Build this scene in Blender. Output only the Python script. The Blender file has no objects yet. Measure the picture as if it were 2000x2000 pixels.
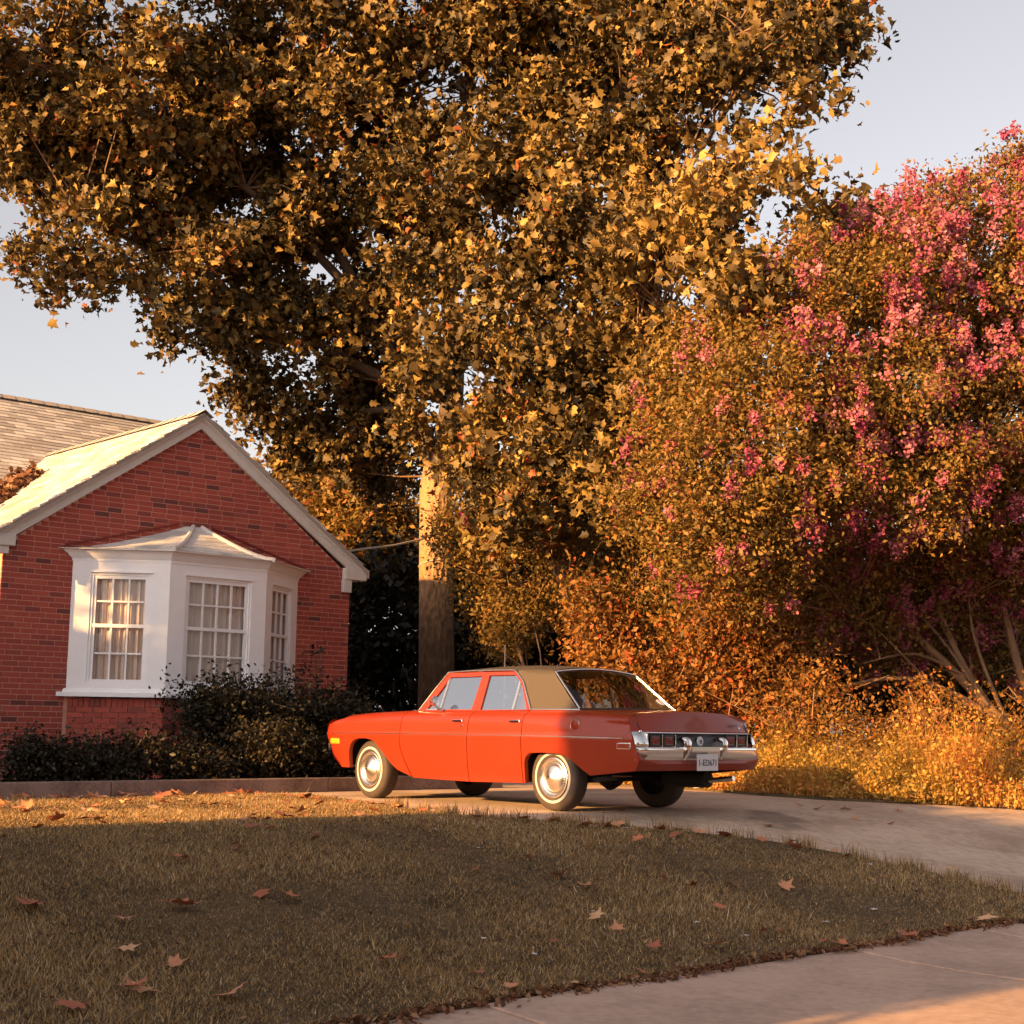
import bpy, bmesh, math, random
import numpy as np
from mathutils import Vector, Matrix

rng = np.random.default_rng(7)
random.seed(7)
SC = bpy.context.scene
COL = SC.collection

# ------------------------------------------------------------------ camera
# world: x to the right, y into the picture, z up; the driveway lies at z = 0
PITCH, ROLL = math.radians(8.3), math.radians(.8)
CAMZ = .766
fwd = Vector((0, math.cos(PITCH), math.sin(PITCH)))
up0 = Vector((0, -math.sin(PITCH), math.cos(PITCH)))
rx = Vector((1, 0, 0)) * math.cos(ROLL) + up0 * math.sin(ROLL)
uy = -Vector((1, 0, 0)) * math.sin(ROLL) + up0 * math.cos(ROLL)
cd = bpy.data.cameras.new('camera')
cam = bpy.data.objects.new('camera', cd)
COL.objects.link(cam)
cd.sensor_width = 56.0
cd.lens = 56.0 * 2900 / 2000
cd.clip_start, cd.clip_end = .1, 3000
m = Matrix((rx, uy, -fwd)).transposed().to_4x4()
m.translation = (0, 0, CAMZ)
cam.matrix_world = m
SC.camera = cam

# ------------------------------------------------------------------ place frame: the house front
# s runs along the house front (and the street), n runs from the house front towards the street
WA = math.radians(47.1)
SX, SY = math.sin(WA), math.cos(WA)
NX, NY = math.cos(WA), -math.sin(WA)
OX, OY = -6.225, 18.087
def P(s, n, z=0.0):
    return (OX + SX * s + NX * n, OY + SY * s + NY * n, z)
def SN(x, y):
    return ((x - OX) * SX + (y - OY) * SY, (x - OX) * NX + (y - OY) * NY)
def zg(n):
    t = np.clip((n - 7.6) / 5.2, 0, 1)
    return -.60 * t * t * (3 - 2 * t)

# ------------------------------------------------------------------ sky, sun, exposure
SUN_EL = math.radians(15.0)
B = math.radians(2.0)
lx, ly = SX * math.cos(B) + NX * math.sin(B), SY * math.cos(B) + NY * math.sin(B)   # light travels this way
to_sun = Vector((-lx * math.cos(SUN_EL), -ly * math.cos(SUN_EL), math.sin(SUN_EL)))
w = bpy.data.worlds.new('World')
SC.world = w
w.use_nodes = True
nt = w.node_tree
nt.nodes.clear()
sky = nt.nodes.new('ShaderNodeTexSky')
sky.sky_type = 'NISHITA'
sky.sun_disc = False
sky.sun_elevation = SUN_EL
sky.sun_rotation = math.atan2(to_sun.x, to_sun.y)
sky.air_density, sky.dust_density, sky.ozone_density = 1.0, 2.0, 1.0
hs = nt.nodes.new('ShaderNodeHueSaturation')
hs.inputs['Saturation'].default_value = .36
tint = nt.nodes.new('ShaderNodeMix')
tint.data_type, tint.blend_type = 'RGBA', 'MULTIPLY'
tint.inputs[0].default_value = 1.0
tint.inputs[7].default_value = (1.10, 1.0, .955, 1)
bgn = nt.nodes.new('ShaderNodeBackground')
bgn.inputs['Strength'].default_value = .076
wo = nt.nodes.new('ShaderNodeOutputWorld')
nt.links.new(sky.outputs[0], hs.inputs['Color'])
nt.links.new(hs.outputs[0], tint.inputs[6])
nt.links.new(tint.outputs[2], bgn.inputs[0])
nt.links.new(bgn.outputs[0], wo.inputs[0])
sl = bpy.data.lights.new('sun', 'SUN')
sl.energy = 5.0
sl.angle = math.radians(.6)
sl.color = (1.0, .535, .17)
sun = bpy.data.objects.new('sun', sl)
COL.objects.link(sun)
sun.rotation_euler = to_sun.to_track_quat('Z', 'Y').to_euler()
sun.location = (-20, -20, 20)
VS = SC.view_settings
VS.view_transform, VS.look = 'Standard', 'None'
VS.gamma, VS.exposure, VS.use_curve_mapping = 1.0, 1.65, False

# ------------------------------------------------------------------ helpers
def tag(o, label=None, cat=None, group=None, kind=None):
    if label: o['label'] = label
    if cat: o['category'] = cat
    if group: o['group'] = group
    if kind: o['kind'] = kind
    return o

def empty(name, loc=(0, 0, 0), rz=0.0, label=None, cat=None, group=None):
    o = bpy.data.objects.new(name, None)
    COL.objects.link(o)
    o.location = loc
    o.rotation_euler = (0, 0, rz)
    o.empty_display_size = .2
    return tag(o, label, cat, group)

def link(name, me, parent=None, loc=None):
    o = bpy.data.objects.new(name, me)
    COL.objects.link(o)
    if parent: o.parent = parent
    if loc: o.location = loc
    return o

class MB:
    """collects geometry for one mesh"""
    def __init__(self): self.v, self.f, self.m = [], [], []
    def add(self, v, f, mi=0):
        b = len(self.v)
        self.v += [tuple(p) for p in v]
        self.f += [tuple(i + b for i in q) for q in f]
        self.m += [mi] * len(f)
        return self
    def box(self, c, d, mi=0, rz=0.0, rot=None):
        M = rot if rot is not None else Matrix.Rotation(rz, 3, 'Z')
        v = []
        for sx in (-1, 1):
            for sy in (-1, 1):
                for sz in (-1, 1):
                    q = M @ Vector((sx * d[0] / 2, sy * d[1] / 2, sz * d[2] / 2))
                    v.append((c[0] + q.x, c[1] + q.y, c[2] + q.z))
        return self.add(v, [(0, 1, 3, 2), (4, 6, 7, 5), (0, 4, 5, 1), (2, 3, 7, 6), (0, 2, 6, 4), (1, 5, 7, 3)], mi)
    def tube(self, pts, rad, seg=8, mi=0, caps=True):
        pts = [Vector(p) for p in pts]
        if not hasattr(rad, '__len__'): rad = [rad] * len(pts)
        v, f = [], []
        prev = None
        for i, p in enumerate(pts):
            t = (pts[min(i + 1, len(pts) - 1)] - pts[max(i - 1, 0)])
            t = t.normalized() if t.length > 1e-9 else Vector((0, 0, 1))
            a = prev if prev is not None else (Vector((0, 0, 1)) if abs(t.z) < .9 else Vector((1, 0, 0)))
            a = (a - t * a.dot(t)).normalized()
            prev = a
            b = t.cross(a)
            for k in range(seg):
                th = 2 * math.pi * k / seg
                v.append(p + (a * math.cos(th) + b * math.sin(th)) * rad[i])
        for i in range(len(pts) - 1):
            for k in range(seg):
                k2 = (k + 1) % seg
                f.append((i * seg + k, i * seg + k2, (i + 1) * seg + k2, (i + 1) * seg + k))
        if caps:
            f.append(tuple(range(seg))[::-1])
            f.append(tuple((len(pts) - 1) * seg + k for k in range(seg)))
        return self.add(v, f, mi)
    def grid(self, rows, mi=0, flip=False, close=False):
        """rows: list of equal-length point lists"""
        R, C = len(rows), len(rows[0])
        v = [p for r in rows for p in r]
        f = []
        for i in range(R - 1):
            for j in range(C if close else C - 1):
                j2 = (j + 1) % C
                q = (i * C + j, i * C + j2, (i + 1) * C + j2, (i + 1) * C + j)
                f.append(q[::-1] if flip else q)
        return self.add(v, f, mi)
    def lathe(self, prof, axis='y', seg=32, mi=0, c=(0, 0, 0)):
        """prof: (radius, along axis)"""
        rows = []
        for r, a in prof:
            row = []
            for k in range(seg):
                th = 2 * math.pi * k / seg
                if axis == 'y': row.append((c[0] + r * math.cos(th), c[1] + a, c[2] + r * math.sin(th)))
                elif axis == 'x': row.append((c[0] + a, c[1] + r * math.cos(th), c[2] + r * math.sin(th)))
                else: row.append((c[0] + r * math.cos(th), c[1] + r * math.sin(th), c[2] + a))
            rows.append(row)
        return self.grid(rows, mi, close=True)
    def prism(self, poly, fn, d0, d1, mi=0):
        """poly: list of (a, b); fn(a, b, d) -> xyz; extruded from d0 to d1"""
        n = len(poly)
        v = [fn(a, b, d0) for a, b in poly] + [fn(a, b, d1) for a, b in poly]
        f = [tuple(range(n))[::-1], tuple(range(n, 2 * n))]
        f += [(i, (i + 1) % n, n + (i + 1) % n, n + i) for i in range(n)]
        return self.add(v, f, mi)
    def mesh(self, name, mats, smooth=None, merge=0.0, bevel=0.0, fixn=True):
        me = bpy.data.meshes.new(name)
        me.from_pydata(self.v, [], self.f)
        for mt in (mats if isinstance(mats, (list, tuple)) else [mats]): me.materials.append(mt)
        if len(set(self.m)) > 1: me.polygons.foreach_set('material_index', self.m)
        if merge or bevel or fixn:
            bm = bmesh.new()
            bm.from_mesh(me)
            if merge: bmesh.ops.remove_doubles(bm, verts=bm.verts, dist=merge)
            if fixn: bmesh.ops.recalc_face_normals(bm, faces=bm.faces)
            if bevel:
                bmesh.ops.bevel(bm, geom=list(bm.edges), offset=bevel, segments=2, affect='EDGES', profile=.5)
            bm.to_mesh(me)
            bm.free()
        if smooth is not None:
            me.polygons.foreach_set('use_smooth', [True] * len(me.polygons))
            me.set_sharp_from_angle(angle=math.radians(smooth))
        me.update()
        return me
    def build(self, name, mats, parent=None, **k):
        return link(name, self.mesh(name, mats, **k), parent)

def cloud(name, tv, tf, M, cen, tint=None, mats=None, parent=None, smooth=False):
    """many copies of one small template joined into a mesh: M (N,3,3) carries rotation and scale"""
    tv = np.asarray(tv, float)
    N, K = len(cen), len(tv)
    V = (np.einsum('nij,kj->nki', M, tv) + cen[:, None, :]).reshape(-1, 3)
    loops = np.concatenate([np.asarray(f) for f in tf])
    sizes = np.array([len(f) for f in tf])
    L = (loops[None, :] + (np.arange(N) * K)[:, None]).ravel()
    sz = np.tile(sizes, N)
    st = np.concatenate([[0], np.cumsum(sz)[:-1]])
    me = bpy.data.meshes.new(name)
    me.vertices.add(len(V)); me.vertices.foreach_set('co', V.ravel())
    me.loops.add(len(L)); me.loops.foreach_set('vertex_index', L.astype(np.int32))
    me.polygons.add(len(sz)); me.polygons.foreach_set('loop_start', st.astype(np.int32))
    me.update(calc_edges=True)
    if tint is not None:
        at = me.attributes.new('tint', 'FLOAT', 'POINT')
        at.data.foreach_set('value', np.repeat(tint, K).astype(np.float32))
    if smooth: me.polygons.foreach_set('use_smooth', [True] * len(me.polygons))
    for mt in (mats if isinstance(mats, (list, tuple)) else [mats]): me.materials.append(mt)
    return link(name, me, parent)

def rand_rot(N, flat=0.0, up=None):
    """random orientations; flat > 0 pulls the leaf normal towards 'up'"""
    nrm = rng.normal(size=(N, 3))
    nrm /= np.linalg.norm(nrm, axis=1, keepdims=True)
    if up is not None: nrm = nrm + flat * np.asarray(up)
    nrm /= np.linalg.norm(nrm, axis=1, keepdims=True)
    a = rng.normal(size=(N, 3))
    a -= nrm * (a * nrm).sum(1, keepdims=True)
    a /= np.linalg.norm(a, axis=1, keepdims=True)
    b = np.cross(nrm, a)
    return np.stack([a, b, nrm], axis=2)

# ------------------------------------------------------------------ materials
def nodes(name):
    mt = bpy.data.materials.new(name)
    mt.use_nodes = True
    t = mt.node_tree
    return mt, t, t.nodes['Principled BSDF'], t.nodes['Material Output']

def simple(name, col, rough=.6, metal=0.0, noise=0.0, nscale=30, bump=0.0, bscale=80, coat=0.0, spec=.5, detail=4):
    mt, t, b, o = nodes(name)
    b.inputs['Base Color'].default_value = (*col, 1)
    b.inputs['Roughness'].default_value = rough
    b.inputs['Metallic'].default_value = metal
    b.inputs['Specular IOR Level'].default_value = spec
    if coat:
        b.inputs['Coat Weight'].default_value = coat
        b.inputs['Coat Roughness'].default_value = .05
    tc = t.nodes.new('ShaderNodeTexCoord')
    if noise:
        n = t.nodes.new('ShaderNodeTexNoise')
        n.inputs['Scale'].default_value = nscale
        n.inputs['Detail'].default_value = detail
        t.links.new(tc.outputs['Object'], n.inputs['Vector'])
        mx = t.nodes.new('ShaderNodeMix'); mx.data_type = 'RGBA'
        mx.inputs[6].default_value = (*[c * (1 - noise) for c in col], 1)
        mx.inputs[7].default_value = (*[min(1, c * (1 + noise)) for c in col], 1)
        t.links.new(n.outputs['Fac'], mx.inputs[0])
        t.links.new(mx.outputs[2], b.inputs['Base Color'])
    if bump:
        n2 = t.nodes.new('ShaderNodeTexNoise')
        n2.inputs['Scale'].default_value = bscale
        n2.inputs['Detail'].default_value = 5
        t.links.new(tc.outputs['Object'], n2.inputs['Vector'])
        bp = t.nodes.new('ShaderNodeBump')
        bp.inputs['Strength'].default_value = bump
        bp.inputs['Distance'].default_value = .01
        t.links.new(n2.outputs['Fac'], bp.inputs['Height'])
        t.links.new(bp.outputs[0], b.inputs['Normal'])
    return mt

def leafmat(name, cols, trans=.35, rough=.55, spec=.3):
    """colour by the per-leaf 'tint' attribute, some light let through"""
    mt, t, b, o = nodes(name)
    at = t.nodes.new('ShaderNodeAttribute'); at.attribute_name = 'tint'
    cr = t.nodes.new('ShaderNodeValToRGB')
    els = cr.color_ramp.elements
    while len(els) < len(cols): els.new(.5)
    for e, (p, c) in zip(els, cols):
        e.position = p; e.color = (*c, 1)
    t.links.new(at.outputs['Fac'], cr.inputs[0])
    t.links.new(cr.outputs[0], b.inputs['Base Color'])
    b.inputs['Roughness'].default_value = rough
    b.inputs['Specular IOR Level'].default_value = spec
    tr = t.nodes.new('ShaderNodeBsdfTranslucent')
    t.links.new(cr.outputs[0], tr.inputs[0])
    mx = t.nodes.new('ShaderNodeMixShader')
    mx.inputs[0].default_value = trans
    t.links.new(b.outputs[0], mx.inputs[1]); t.links.new(tr.outputs[0], mx.inputs[2])
    t.links.new(mx.outputs[0], o.inputs[0])
    return mt

def glassmat(name, tintc, refl):
    """thin pane: straight-through light with a mirror share that grows towards grazing"""
    mt, t, b, o = nodes(name)
    t.nodes.remove(b)
    tr = t.nodes.new('ShaderNodeBsdfTransparent'); tr.inputs[0].default_value = (*tintc, 1)
    gl = t.nodes.new('ShaderNodeBsdfGlossy'); gl.inputs['Roughness'].default_value = .01
    lw = t.nodes.new('ShaderNodeLayerWeight'); lw.inputs[0].default_value = .5
    pw = t.nodes.new('ShaderNodeMath'); pw.operation = 'POWER'; pw.inputs[1].default_value = 5
    fr = t.nodes.new('ShaderNodeMath'); fr.operation = 'MULTIPLY_ADD'; fr.inputs[1].default_value = 1 - refl; fr.inputs[2].default_value = refl
    t.links.new(lw.outputs['Facing'], pw.inputs[0]); t.links.new(pw.outputs[0], fr.inputs[0])
    mx = t.nodes.new('ShaderNodeMixShader')
    t.links.new(fr.outputs[0], mx.inputs[0])
    t.links.new(tr.outputs[0], mx.inputs[1]); t.links.new(gl.outputs[0], mx.inputs[2])
    t.links.new(mx.outputs[0], o.inputs[0])
    return mt

M = {}
M['white'] = simple('white_paint', (.84, .83, .86), .5, noise=.06, nscale=6, bump=.15, bscale=40)
M['trim'] = simple('weathered_trim_paint', (.62, .58, .55), .6, noise=.1, nscale=9, bump=.2, bscale=30)
M['mortar'] = simple('mortar', (.62, .33, .25), .9, noise=.25, nscale=14, bump=.3)
brick_cols = [(.34, .064, .047), (.37, .070, .050), (.30, .058, .045), (.40, .084, .057), (.23, .050, .043), (.14, .039, .036)]
BR = [simple('brick_%d' % i, c, .85, noise=.22, nscale=25, bump=.35, bscale=90) for i, c in enumerate(brick_cols)]
SH = [simple('shingle_%d' % i, c, .9, noise=.2, nscale=40, bump=.4, bscale=120) for i, c in enumerate([(.48, .44, .42), (.43, .38, .35), (.64, .59, .56), (.38, .33, .30)])]
M['bark'] = simple('bark', (.27, .135, .060), .9, noise=.45, nscale=7, bump=.6, bscale=18)
M['bark_dark'] = simple('bark_dark', (.10, .065, .04), .9, noise=.4, nscale=9, bump=.5, bscale=25)
M['bark_crape'] = simple('bark_smooth', (.21, .115, .06), .7, noise=.35, nscale=6, bump=.2, bscale=20)

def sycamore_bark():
    """plated bark, pale higher up; the dark foot has house shade put into its colour"""
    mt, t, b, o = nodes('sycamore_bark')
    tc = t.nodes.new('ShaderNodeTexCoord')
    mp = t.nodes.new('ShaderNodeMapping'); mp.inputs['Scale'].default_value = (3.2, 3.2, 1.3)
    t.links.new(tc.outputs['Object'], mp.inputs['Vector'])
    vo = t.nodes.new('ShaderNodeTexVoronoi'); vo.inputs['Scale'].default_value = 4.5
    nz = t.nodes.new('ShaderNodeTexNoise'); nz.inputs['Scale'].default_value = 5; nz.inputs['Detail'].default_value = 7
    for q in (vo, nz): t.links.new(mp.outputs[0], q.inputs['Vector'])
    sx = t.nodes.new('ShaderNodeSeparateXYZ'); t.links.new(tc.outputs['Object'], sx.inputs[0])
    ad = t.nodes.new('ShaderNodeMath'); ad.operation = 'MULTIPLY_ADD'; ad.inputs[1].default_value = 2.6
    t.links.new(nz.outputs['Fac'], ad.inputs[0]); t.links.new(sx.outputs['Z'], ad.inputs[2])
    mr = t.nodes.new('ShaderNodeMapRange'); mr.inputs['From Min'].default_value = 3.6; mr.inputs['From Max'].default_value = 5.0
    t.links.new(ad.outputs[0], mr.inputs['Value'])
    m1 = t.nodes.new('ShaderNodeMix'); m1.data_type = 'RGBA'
    m1.inputs[6].default_value = (.075, .042, .024, 1); m1.inputs[7].default_value = (.17, .095, .05, 1)  # foot colours, darkened for the shade on the lower trunk
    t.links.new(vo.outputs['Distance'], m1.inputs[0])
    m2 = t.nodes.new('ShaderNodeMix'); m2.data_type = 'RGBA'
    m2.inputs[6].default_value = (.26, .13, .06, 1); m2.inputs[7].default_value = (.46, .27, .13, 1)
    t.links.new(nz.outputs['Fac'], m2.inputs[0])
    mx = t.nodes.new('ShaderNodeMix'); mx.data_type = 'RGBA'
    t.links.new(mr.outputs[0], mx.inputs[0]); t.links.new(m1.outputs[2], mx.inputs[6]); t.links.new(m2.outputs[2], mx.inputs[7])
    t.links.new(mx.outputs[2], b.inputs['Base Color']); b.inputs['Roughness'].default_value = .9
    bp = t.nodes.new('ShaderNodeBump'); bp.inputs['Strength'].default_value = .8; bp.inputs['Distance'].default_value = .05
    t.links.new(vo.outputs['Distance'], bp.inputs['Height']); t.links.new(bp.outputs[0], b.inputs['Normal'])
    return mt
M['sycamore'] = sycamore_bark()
# ================================================================== GROUND
def ground_mat(name, c1, c2, scale, bump, extra=None):
    mt, t, b, o = nodes(name)
    tc = t.nodes.new('ShaderNodeTexCoord')
    n1 = t.nodes.new('ShaderNodeTexNoise'); n1.inputs['Scale'].default_value = scale; n1.inputs['Detail'].default_value = 8; n1.inputs['Roughness'].default_value = .65
    n2 = t.nodes.new('ShaderNodeTexNoise'); n2.inputs['Scale'].default_value = scale * 14; n2.inputs['Detail'].default_value = 4
    for n in (n1, n2): t.links.new(tc.outputs['Object'], n.inputs['Vector'])
    mx = t.nodes.new('ShaderNodeMix'); mx.data_type = 'RGBA'
    mx.inputs[6].default_value = (*c1, 1); mx.inputs[7].default_value = (*c2, 1)
    ad = t.nodes.new('ShaderNodeMath'); ad.operation = 'ADD'
    ml = t.nodes.new('ShaderNodeMath'); ml.operation = 'MULTIPLY_ADD'; ml.inputs[1].default_value = .5; ml.inputs[2].default_value = -.25
    t.links.new(n2.outputs['Fac'], ml.inputs[0])
    t.links.new(n1.outputs['Fac'], ad.inputs[0]); t.links.new(ml.outputs[0], ad.inputs[1])
    rp = t.nodes.new('ShaderNodeMapRange'); rp.inputs['From Min'].default_value = .34; rp.inputs['From Max'].default_value = .64
    t.links.new(ad.outputs[0], rp.inputs['Value'])
    t.links.new(rp.outputs[0], mx.inputs[0])
    last = mx.outputs[2]
    if extra: last = extra(t, tc, last)
    t.links.new(last, b.inputs['Base Color'])
    b.inputs['Roughness'].default_value = .9
    b.inputs['Specular IOR Level'].default_value = .25
    bp = t.nodes.new('ShaderNodeBump'); bp.inputs['Strength'].default_value = bump; bp.inputs['Distance'].default_value = .006
    t.links.new(n2.outputs['Fac'], bp.inputs['Height']); t.links.new(bp.outputs[0], b.inputs['Normal'])
    return mt

def stain(t, tc, col):
    """an old oil stain on the concrete with a shape of its own"""
    mp = t.nodes.new('ShaderNodeMapping')
    cx, cy, _ = P(4.05, 8.55)
    mp.inputs['Location'].default_value = (-cx, -cy, 0)
    t.links.new(tc.outputs['Object'], mp.inputs['Vector'])
    mp2 = t.nodes.new('ShaderNodeMapping'); mp2.inputs['Rotation'].default_value = (0, 0, math.radians(-8)); mp2.inputs['Scale'].default_value = (1.7, .85, 0)
    t.links.new(mp.outputs[0], mp2.inputs['Vector'])
    nz = t.nodes.new('ShaderNodeTexNoise'); nz.inputs['Scale'].default_value = 2.2; nz.inputs['Detail'].default_value = 5
    t.links.new(tc.outputs['Object'], nz.inputs['Vector'])
    ln = t.nodes.new('ShaderNodeVectorMath'); ln.operation = 'LENGTH'
    t.links.new(mp2.outputs[0], ln.inputs[0])
    s = t.nodes.new('ShaderNodeMath'); s.operation = 'MULTIPLY_ADD'; s.inputs[1].default_value = 1.3
    t.links.new(nz.outputs['Fac'], s.inputs[0]); t.links.new(ln.outputs['Value'], s.inputs[2])
    mr = t.nodes.new('ShaderNodeMapRange'); mr.inputs['From Min'].default_value = .95; mr.inputs['From Max'].default_value = 1.2
    mr.inputs['To Min'].default_value = .55; mr.inputs['To Max'].default_value = 0
    t.links.new(s.outputs[0], mr.inputs['Value'])
    mx = t.nodes.new('ShaderNodeMix'); mx.data_type = 'RGBA'
    mx.inputs[7].default_value = (.10, .075, .06, 1)
    t.links.new(mr.outputs[0], mx.inputs[0]); t.links.new(col, mx.inputs[6])
    return mx.outputs[2]

M['soil'] = ground_mat('soil', (.05, .035, .02), (.11, .075, .04), 1.5, .8)
M['turf'] = ground_mat('turf', (.060, .040, .022), (.16, .10, .055), 2.5, 1.0)
M['drive'] = ground_mat('driveway_concrete', (.36, .25, .185), (.58, .435, .335), .9, .35, stain)
M['walk'] = ground_mat('pavement_concrete', (.38, .255, .20), (.53, .365, .285), 1.3, .4)
M['kerb'] = ground_mat('kerb_concrete', (.14, .095, .08), (.27, .19, .16), 2.5, .5)
M['street'] = ground_mat('street_asphalt', (.045, .042, .040), (.075, .07, .066), 3, .7)

def sheet(name, poly, dz, mat, step=.35, kind='structure', rim=0.0):
    """a ground sheet over a polygon in (s, n) that follows the slope of the yard"""
    bm = bmesh.new()
    vs = [bm.verts.new((s, n, 0)) for s, n in poly]
    bm.faces.new(vs)
    lo, hi = min(p[1] for p in poly), max(p[1] for p in poly)
    n = max(lo, 6.9)
    while n < min(hi, 13.4):
        if n > lo + .01:
            bmesh.ops.bisect_plane(bm, geom=bm.verts[:] + bm.edges[:] + bm.faces[:], plane_co=(0, n, 0), plane_no=(0, 1, 0))
        n += step
    if rim:
        be = [e for e in bm.edges if e.is_boundary]
        r = bmesh.ops.extrude_edge_only(bm, edges=be)
        for v in [g for g in r['geom'] if isinstance(g, bmesh.types.BMVert)]: v.co.z -= rim
    for v in bm.verts:
        v.co = P(v.co.x, v.co.y, float(zg(v.co.y)) + dz + v.co.z)
    bmesh.ops.recalc_face_normals(bm, faces=bm.faces)
    if sum(f.normal.z * f.calc_area() for f in bm.faces) < 0: bmesh.ops.reverse_faces(bm, faces=bm.faces)
    me = bpy.data.meshes.new(name)
    bm.to_mesh(me); bm.free()
    me.materials.append(mat)
    o = link(name, me)
    if kind: o['kind'] = kind
    return o

sheet('ground', [(-400, -400), (400, -400), (400, 400), (-400, 400)], -.03, M['soil'], .4)
DRIVE = [(-3.2, 3.0), (9.0, 3.0), (9.0, -25), (5.6, -25), (5.6, 2.95), (-14, 2.95), (-14, 4.2), (.5, 4.2), (.3, 11.9), (.3, 12.0), (14, 12.0), (14, 7.0), (9.0, 7.0)]
DRIVE = [(-14, 2.96), (5.7, 2.96), (5.7, -25), (8.2, -25), (8.2, 3.0), (9.6, 9.0), (10.5, 12.0), (.3, 12.0), (.3, 4.4), (-14, 4.4)]
sheet('driveway', DRIVE, 0.0, M['drive'])
LAWN = [(-14, 3.62), (-.6, 3.55), (.9, 3.5), (1.62, 3.62), (1.85, 4.0), (1.72, 4.8), (1.30, 6.1), (.92, 7.1), (.84, 7.7), (1.08, 8.1), (1.63, 8.45), (2.1, 8.9), (2.75, 9.45),
        (3.1, 10.0), (3.34, 10.6), (3.46, 11.1), (3.48, 11.6), (3.35, 11.97), (-14, 11.97)]
sheet('lawn', LAWN, .022, M['turf'], .3, rim=.03)
WEEDBED = [(7.35, -4), (7.45, 3.2), (7.5, 4.6), (7.05, 6.0), (6.75, 7.3), (6.95, 7.9), (7.7, 8.35), (8.6, 8.85), (9.9, 9.6), (12, 10.6), (30, 12), (30, -30), (7.35, -30)]
sheet('weed_bed', WEEDBED, .03, M['soil'], .4, rim=.03)
BED = [(-14, 2.93), (5.5, 2.93), (5.5, -12), (-14, -12)]
sheet('shrub_bed', BED, .075, M['soil'], .4)

# pavement: one slab after another, joints between
sidewalk = sheet('sidewalk', [(-40, 12.0), (40, 12.0), (40, 13.95), (-40, 13.95)], -.016, M['soil'])
x = -1.27 - 1.52 * 10
k = 0
while x < 14:
    mb = MB()
    a, b_ = x + .006, x + 1.52 - .006
    dz = .012 + .006 * math.sin(k * 2.3)
    for (n0, n1) in ((12.0, 13.93),):
        rows = []
        for n in np.linspace(n0, n1, 6):
            z = float(zg(n)) + dz
            rows.append([P(a, n, z - .05), P(a, n, z - .004), P(a + .006, n, z), P(b_ - .006, n, z), P(b_, n, z - .004), P(b_, n, z - .05)])
        mb.grid(rows)
    mb.build('slab', M['walk'], sidewalk)
    x += 1.52
    k += 1
mb = MB()
for a in np.arange(-40, 40, 2.0):
    mb.box(P(a + 1.0, 14.03, -.66), (1.99, .15, .15), rz=math.pi / 2 - WA)
kb = mb.build('street_kerb', M['walk'], None, bevel=.01)
kb['kind'] = 'structure'
sheet('street', [(-200, 14.11), (200, 14.11), (200, 21.5), (-200, 21.5)], -.115, M['street'])['kind'] = 'structure'

# low concrete kerb that holds the shrub bed
kerb = empty('bed_kerb', P(-4, 2.95, 0), 0, 'low weathered concrete kerb edging the shrub bed below the house', 'kerb')
for i in range(7):
    s0 = -14 + i * 2.8
    L_ = 2.795
    mb = MB()
    mb.box((0, 0, 0), (L_, .14, .165))
    o = mb.build('kerb_block', M['kerb'], kerb, bevel=.012)
    c = P(s0 + 1.4, 2.95, .08)
    kx, ky, _ = P(-4, 2.95)
    o.location = (c[0] - kx, c[1] - ky, c[2])
    o.rotation_euler = (0, 0, math.pi / 2 - WA)
# ================================================================== HOUSE
house = empty('brick_house', P(2.69, 0, 0), 0, 'red brick house with white bay window and a steep white trimmed gable', 'house')
HB = Vector(P(2.69, 0, 0))
def H(s, n, z): 
    p = P(s, n, z); return (p[0] - HB.x, p[1] - HB.y, p[2])
W_ = 5.28
EZ, AZ, AS = 2.93, 4.80, 2.66          # wall top at the corners, wall apex, apex along s
def wall_top(s): return EZ + (AZ - EZ) * (1 - abs(s - AS) / (W_ / 2 + .02))
# wall core (mortar colour), gable front and the right and left returns
core = MB()
core.prism([(0, -.1), (W_, -.1), (W_, EZ), (AS, AZ), (0, EZ)], lambda a, b, d: H(a, d, b), -.25, -.012)
wall = core.build('wall', M['mortar'], house)
mb = MB().box(H(W_ - .11, -3.5, 1.4), (.2, 6.5, 3.0), rz=math.pi/2 - WA)
mb.build('side_wall', BR[1], house)
# brick pieces ------------------------------------------------------------
COURSE, BL, BH, JT = .0677, .203, .0577, .0100
pieces = []                                  # (centre s, n, z, length, height, axis, material, distance)
def brick_row(s0, s1, z, fn, off, soldier=False):
    """bricks along a straight run from s0 to s1 at course height z; fn maps run -> (s, n), direction"""
    s = s0 - off
    while s < s1:
        a, b_ = max(s, s0), min(s + BL, s1)
        if b_ - a > .03: pieces.append((fn, a, b_, z))
        s += BL + JT
front = lambda r: (r, -.012)
nc = int((AZ + .05) / COURSE)
for c in range(nc):
    z = .02 + c * COURSE
    zm = z + BH
    if zm > AZ - .02: break
    if zm < EZ: a, b_ = 0.0, W_
    else:
        hw = (AZ - zm) / (AZ - EZ) * (W_ / 2 + .02)
        a, b_ = AS - hw + .004, AS + hw - .004
    off = (c % 2) * (BL + JT) / 2 + (0.03 if c % 3 == 0 else 0)
    # the bay covers the middle of the wall
    if z < 1.10: segs = [(a, .90), (4.38, b_)]
    elif zm < 2.93: segs = [(a, 1.0), (4.28, b_)]
    else: segs = [(a, b_)]
    for q0, q1 in segs:
        if q1 - q0 > .05: brick_row(q0, q1, z, front, off)
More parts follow.
